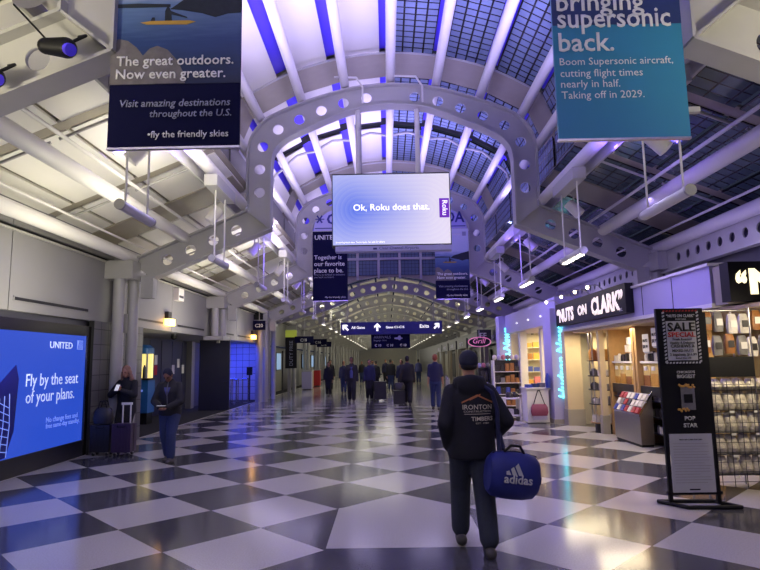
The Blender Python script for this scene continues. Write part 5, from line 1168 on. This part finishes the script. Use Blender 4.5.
o = mb.build('fringe', 'lav', t); o['kind'] = 'stuff'
place('blue_tote', MB().loft([(4.22, 15.5, .92, .06, .1), (4.22, 15.5, 1.15, .07, .12), (4.22, 15.5, 1.3, .03, .08)], n=14), 'pk5', 'blue tote leaning by the turquoise sign on the white table', 'bag', smooth=True)

# ------------------------------------------------------------------ dark shops further along on the right
struct(MB().bx(5.6, 5.7, 22.6, 100, 0, 3.4).build('wall_right', 'dark'))
for i in range(6):
    y = 25+5.5*i; od = ['first', 'second', 'third', 'fourth', 'fifth', 'sixth'][i]
    t = thing('dark_shop_front', f'dim shop front on the far right, {od} beyond the news shop', 'shop front', (5.4, y+2, 0)); MB().bx(4.9, 5.6, y, y+4.6, 2.4, 3.0).build('fascia', 'doorg', t); MB().bx(4.9, 5.1, y, y+.3, 0, 2.4).build('pillar', 'gutter', t); MB().bx(4.9, 5.1, y+4.3, y+4.6, 0, 2.4).build('pillar', 'gutter', t)
    MB().bx(5.5, 5.55, y+.5, y+4.1, .3, 2.2).build('window', ('wood', 'blackgap', 'gutter')[i % 3], t)
    text(t, ('SHOP', 'FOOD', 'GIFTS', 'CAFE', 'BOOKS', 'GRILL')[i], 'lav', (4.89, y+3.4, 2.55), (0, -1, 0), w=1.9, h=.25, bold=.02)
t = thing('neon_sign', 'oval red-pink neon sign hanging on the far right past the capped man', 'sign', (3.95, 24.8, 2.2)); MB().tube([(3.95+.48*math.cos(a*PI/12), 24.8, 2.42+.2*math.sin(a*PI/12)) for a in range(25)], .02, 6).build('neon_ring', 'pinkneon', t, True); mb = MB(); mb.loft([(3.95, 24.83, 0, .44, .17), (3.95, 24.83, .03, .44, .17)], W=lambda p: Vector((p.x, 24.85+p.z, 2.42+(p.y-24.83)))); mb.build('panel', 'black', t); text(t, 'Grill', 'pinkneon', (3.95, 24.8, 2.36), w=.55, align='C', shear=.3); MB().cyl((3.95, 24.86, 2.6), (3.95, 24.86, 4.3), .015).build('hanger', 'steel', t)
t = thing('menu_sign', 'white and dark hanging sign at the far right above the dim shop', 'sign', (4.5, 27, 2.5)); MB().bx(4.2, 4.85, 27, 27.08, 2.5, 3.05).build('panel', 'dark', t); text(t, 'FF', 'btext', (4.32, 26.99, 2.65), h=.25, bold=.01); MB().cyl((4.5, 27.04, 3.05), (4.5, 27.04, 4.3), .015).build('hanger', 'steel', t)
t = thing('barrier', 'pale queue barrier posts with tape at the right, left of the hooded man', 'barrier', (2.35, 23, 0))
for x, y in ((2.3, 22), (2.45, 24), (2.6, 26)): MB().cyl((x, y, 0), (x, y, 1.0), .03).build('post', 'steel', t, True)
MB().tube([(2.3, 22, .95), (2.45, 24, .95), (2.6, 26, .95)], .02).build('tape', 'lav', t); MB().tube([(2.3, 22, .4), (2.45, 24, .4), (2.6, 26, .4)], .02).build('tape', 'lav', t)

# ------------------------------------------------------------------ light
def area(name, loc, to, sx, sy, e, col):
    l = bpy.data.lights.new(name, 'AREA'); l.shape = 'RECTANGLE'; l.size = sx; l.size_y = sy; l.energy = e; l.color = col
    o = bpy.data.objects.new(name, l); COL.objects.link(o); o.location = loc
    d = Vector(to)-Vector(loc); o.rotation_euler = d.to_track_quat('-Z', 'Y').to_euler(); return o
VIO = (.40, .31, 1.0); WARM = (1, .93, .72); COOL = (1, .95, .82)
for bi, (y0, y1) in enumerate(bays[:4]):
    yc = (y0+y1)/2
    for s in (-1, 1):
        # violet cove strips that wash the vault, fixed on the eave tubes
        vl = area('vault_uplight', (CX+s*2.75, yc, 5.1), (CX+s*1.3, yc, 7.9), .15, 6, 250 if s > 0 else 215, (.47, .40, 1.0) if s > 0 else (.55, .48, 1.0))
        vl.data.spread = R(115)
        area('eave_led_strip', (CX+s*3.42, yc, 4.78), (CX+s*3.2, yc, 6), .06, 6, 50, (.2, .11, 1.0))
        # eave boxes shining down
        area('eave_downlight', (CX+s*3.0, yc, 4.62), (CX+s*1.5, yc, 0), .2, 5, 46, (.64, .56, 1.0))
    area('left_roof_fill', (CX-3.3, yc, 3.6), (CX-4.6, yc, 4.9), .12, 6, 120 if bi < 3 else 70, WARM)  # added warm fill for the left roof; the left hanging lamps stay unlit
    area('left_wall_wash', (CX-3.2, yc, 4.4), (CX-6, yc, 3.2), .12, 6, 4, (1, .95, .85))
    area('right_eave_light', (CX+3.25, yc, 4.55), (CX+5.6, yc, 3.6), .12, 6, 42, (.24, .14, 1))
area('hall_light_behind', (.2, -1.5, 5.5), (.2, 6, 3.5), 3, 1.5, 52, (1, .92, .74))
for s in (-1, 1):
    area('frame_wash', (CX+s*2.3, 13.2, 4.2), (CX+s*3.0, 19, 5.2), .4, .2, 45, (.22, .13, 1)); area('frame_wash', (CX+s*2.3, 20, 4.2), (CX+s*3.0, 26, 5.2), .4, .2, 30, (.22, .13, 1))
for x_, z_, tx in ((-4.6, 2.8, -3.4), (4.7, 2.5, 3.7)):
    o = area('frame_front_fill', (x_, 1.6, z_), (tx, 5.05, 4.7), .6, .6, 17, (1, .9, .66)); o.data.spread = R(55)  # added narrow fills that warm the faces of the nearest frame
for i, y in enumerate(LOWY[:14]):
    for s in (-1, 1): area('far_cove_light', (CX+s*3.1, y+3, 3.75), (CX+s*1.2, y+3, 5.4), .2, 5.5, 90 if s < 0 else 30, COOL)
    area('far_hall_light', (CX-1, y+3, 4.6), (CX-1, y+3, 0), 3, 3, 46, (1, .95, .8)); area('far_wall_light', (CX-3.3, y+3, 3.5), (-6, y+3, 2.6), .2, 5, 30, WARM)
for y in (9.6, 12.0, 14.2): area('nut_shop_light', (4.9, y, 2.27), (4.75, y, 0), .3, 1.6, 46, (1, .83, .54))
area('nut_shop_light', (4.8, 6.75, 2.27), (4.55, 7.7, .8), .8, .2, 26, (1, .84, .58))
for y in (17.0, 19.0, 21.0): area('news_shop_light', (6.3, y, 2.6), (6.3, y, 0), 1.5, 1.5, 125, (1, .80, .40))
area('gate_blue_light', (-6.9, 25.6, 2.5), (-6.9, 26.4, 0), 1, 1.2, 120, (.02, .06, 1))
area('recess_fill', (-6.4, 20, 2.5), (-7.6, 20.5, 1.2), .2, 4, 9, (.9, .9, 1)); area('fascia_wash', (3.9, 9.5, 3.9), (4.7, 9.8, 2.7), .2, 3, 12, VIO); area('news_fascia_wash', (3.9, 17, 3.9), (4.6, 18, 2.8), .2, 4, 12, VIO)  # the recess one is an added fill to brighten doors and notices
w = bpy.data.worlds.new('night'); SC.world = w; w.use_nodes = True; bg = w.node_tree.nodes['Background']; bg.inputs[0].default_value = (.10, .12, .22, 1); bg.inputs[1].default_value = .2
vs_ = SC.view_settings; vs_.view_transform = 'Standard'; vs_.look = 'None'; vs_.gamma = 1; vs_.exposure = 0; vs_.use_curve_mapping = False
SC.display_settings.display_device = 'sRGB'
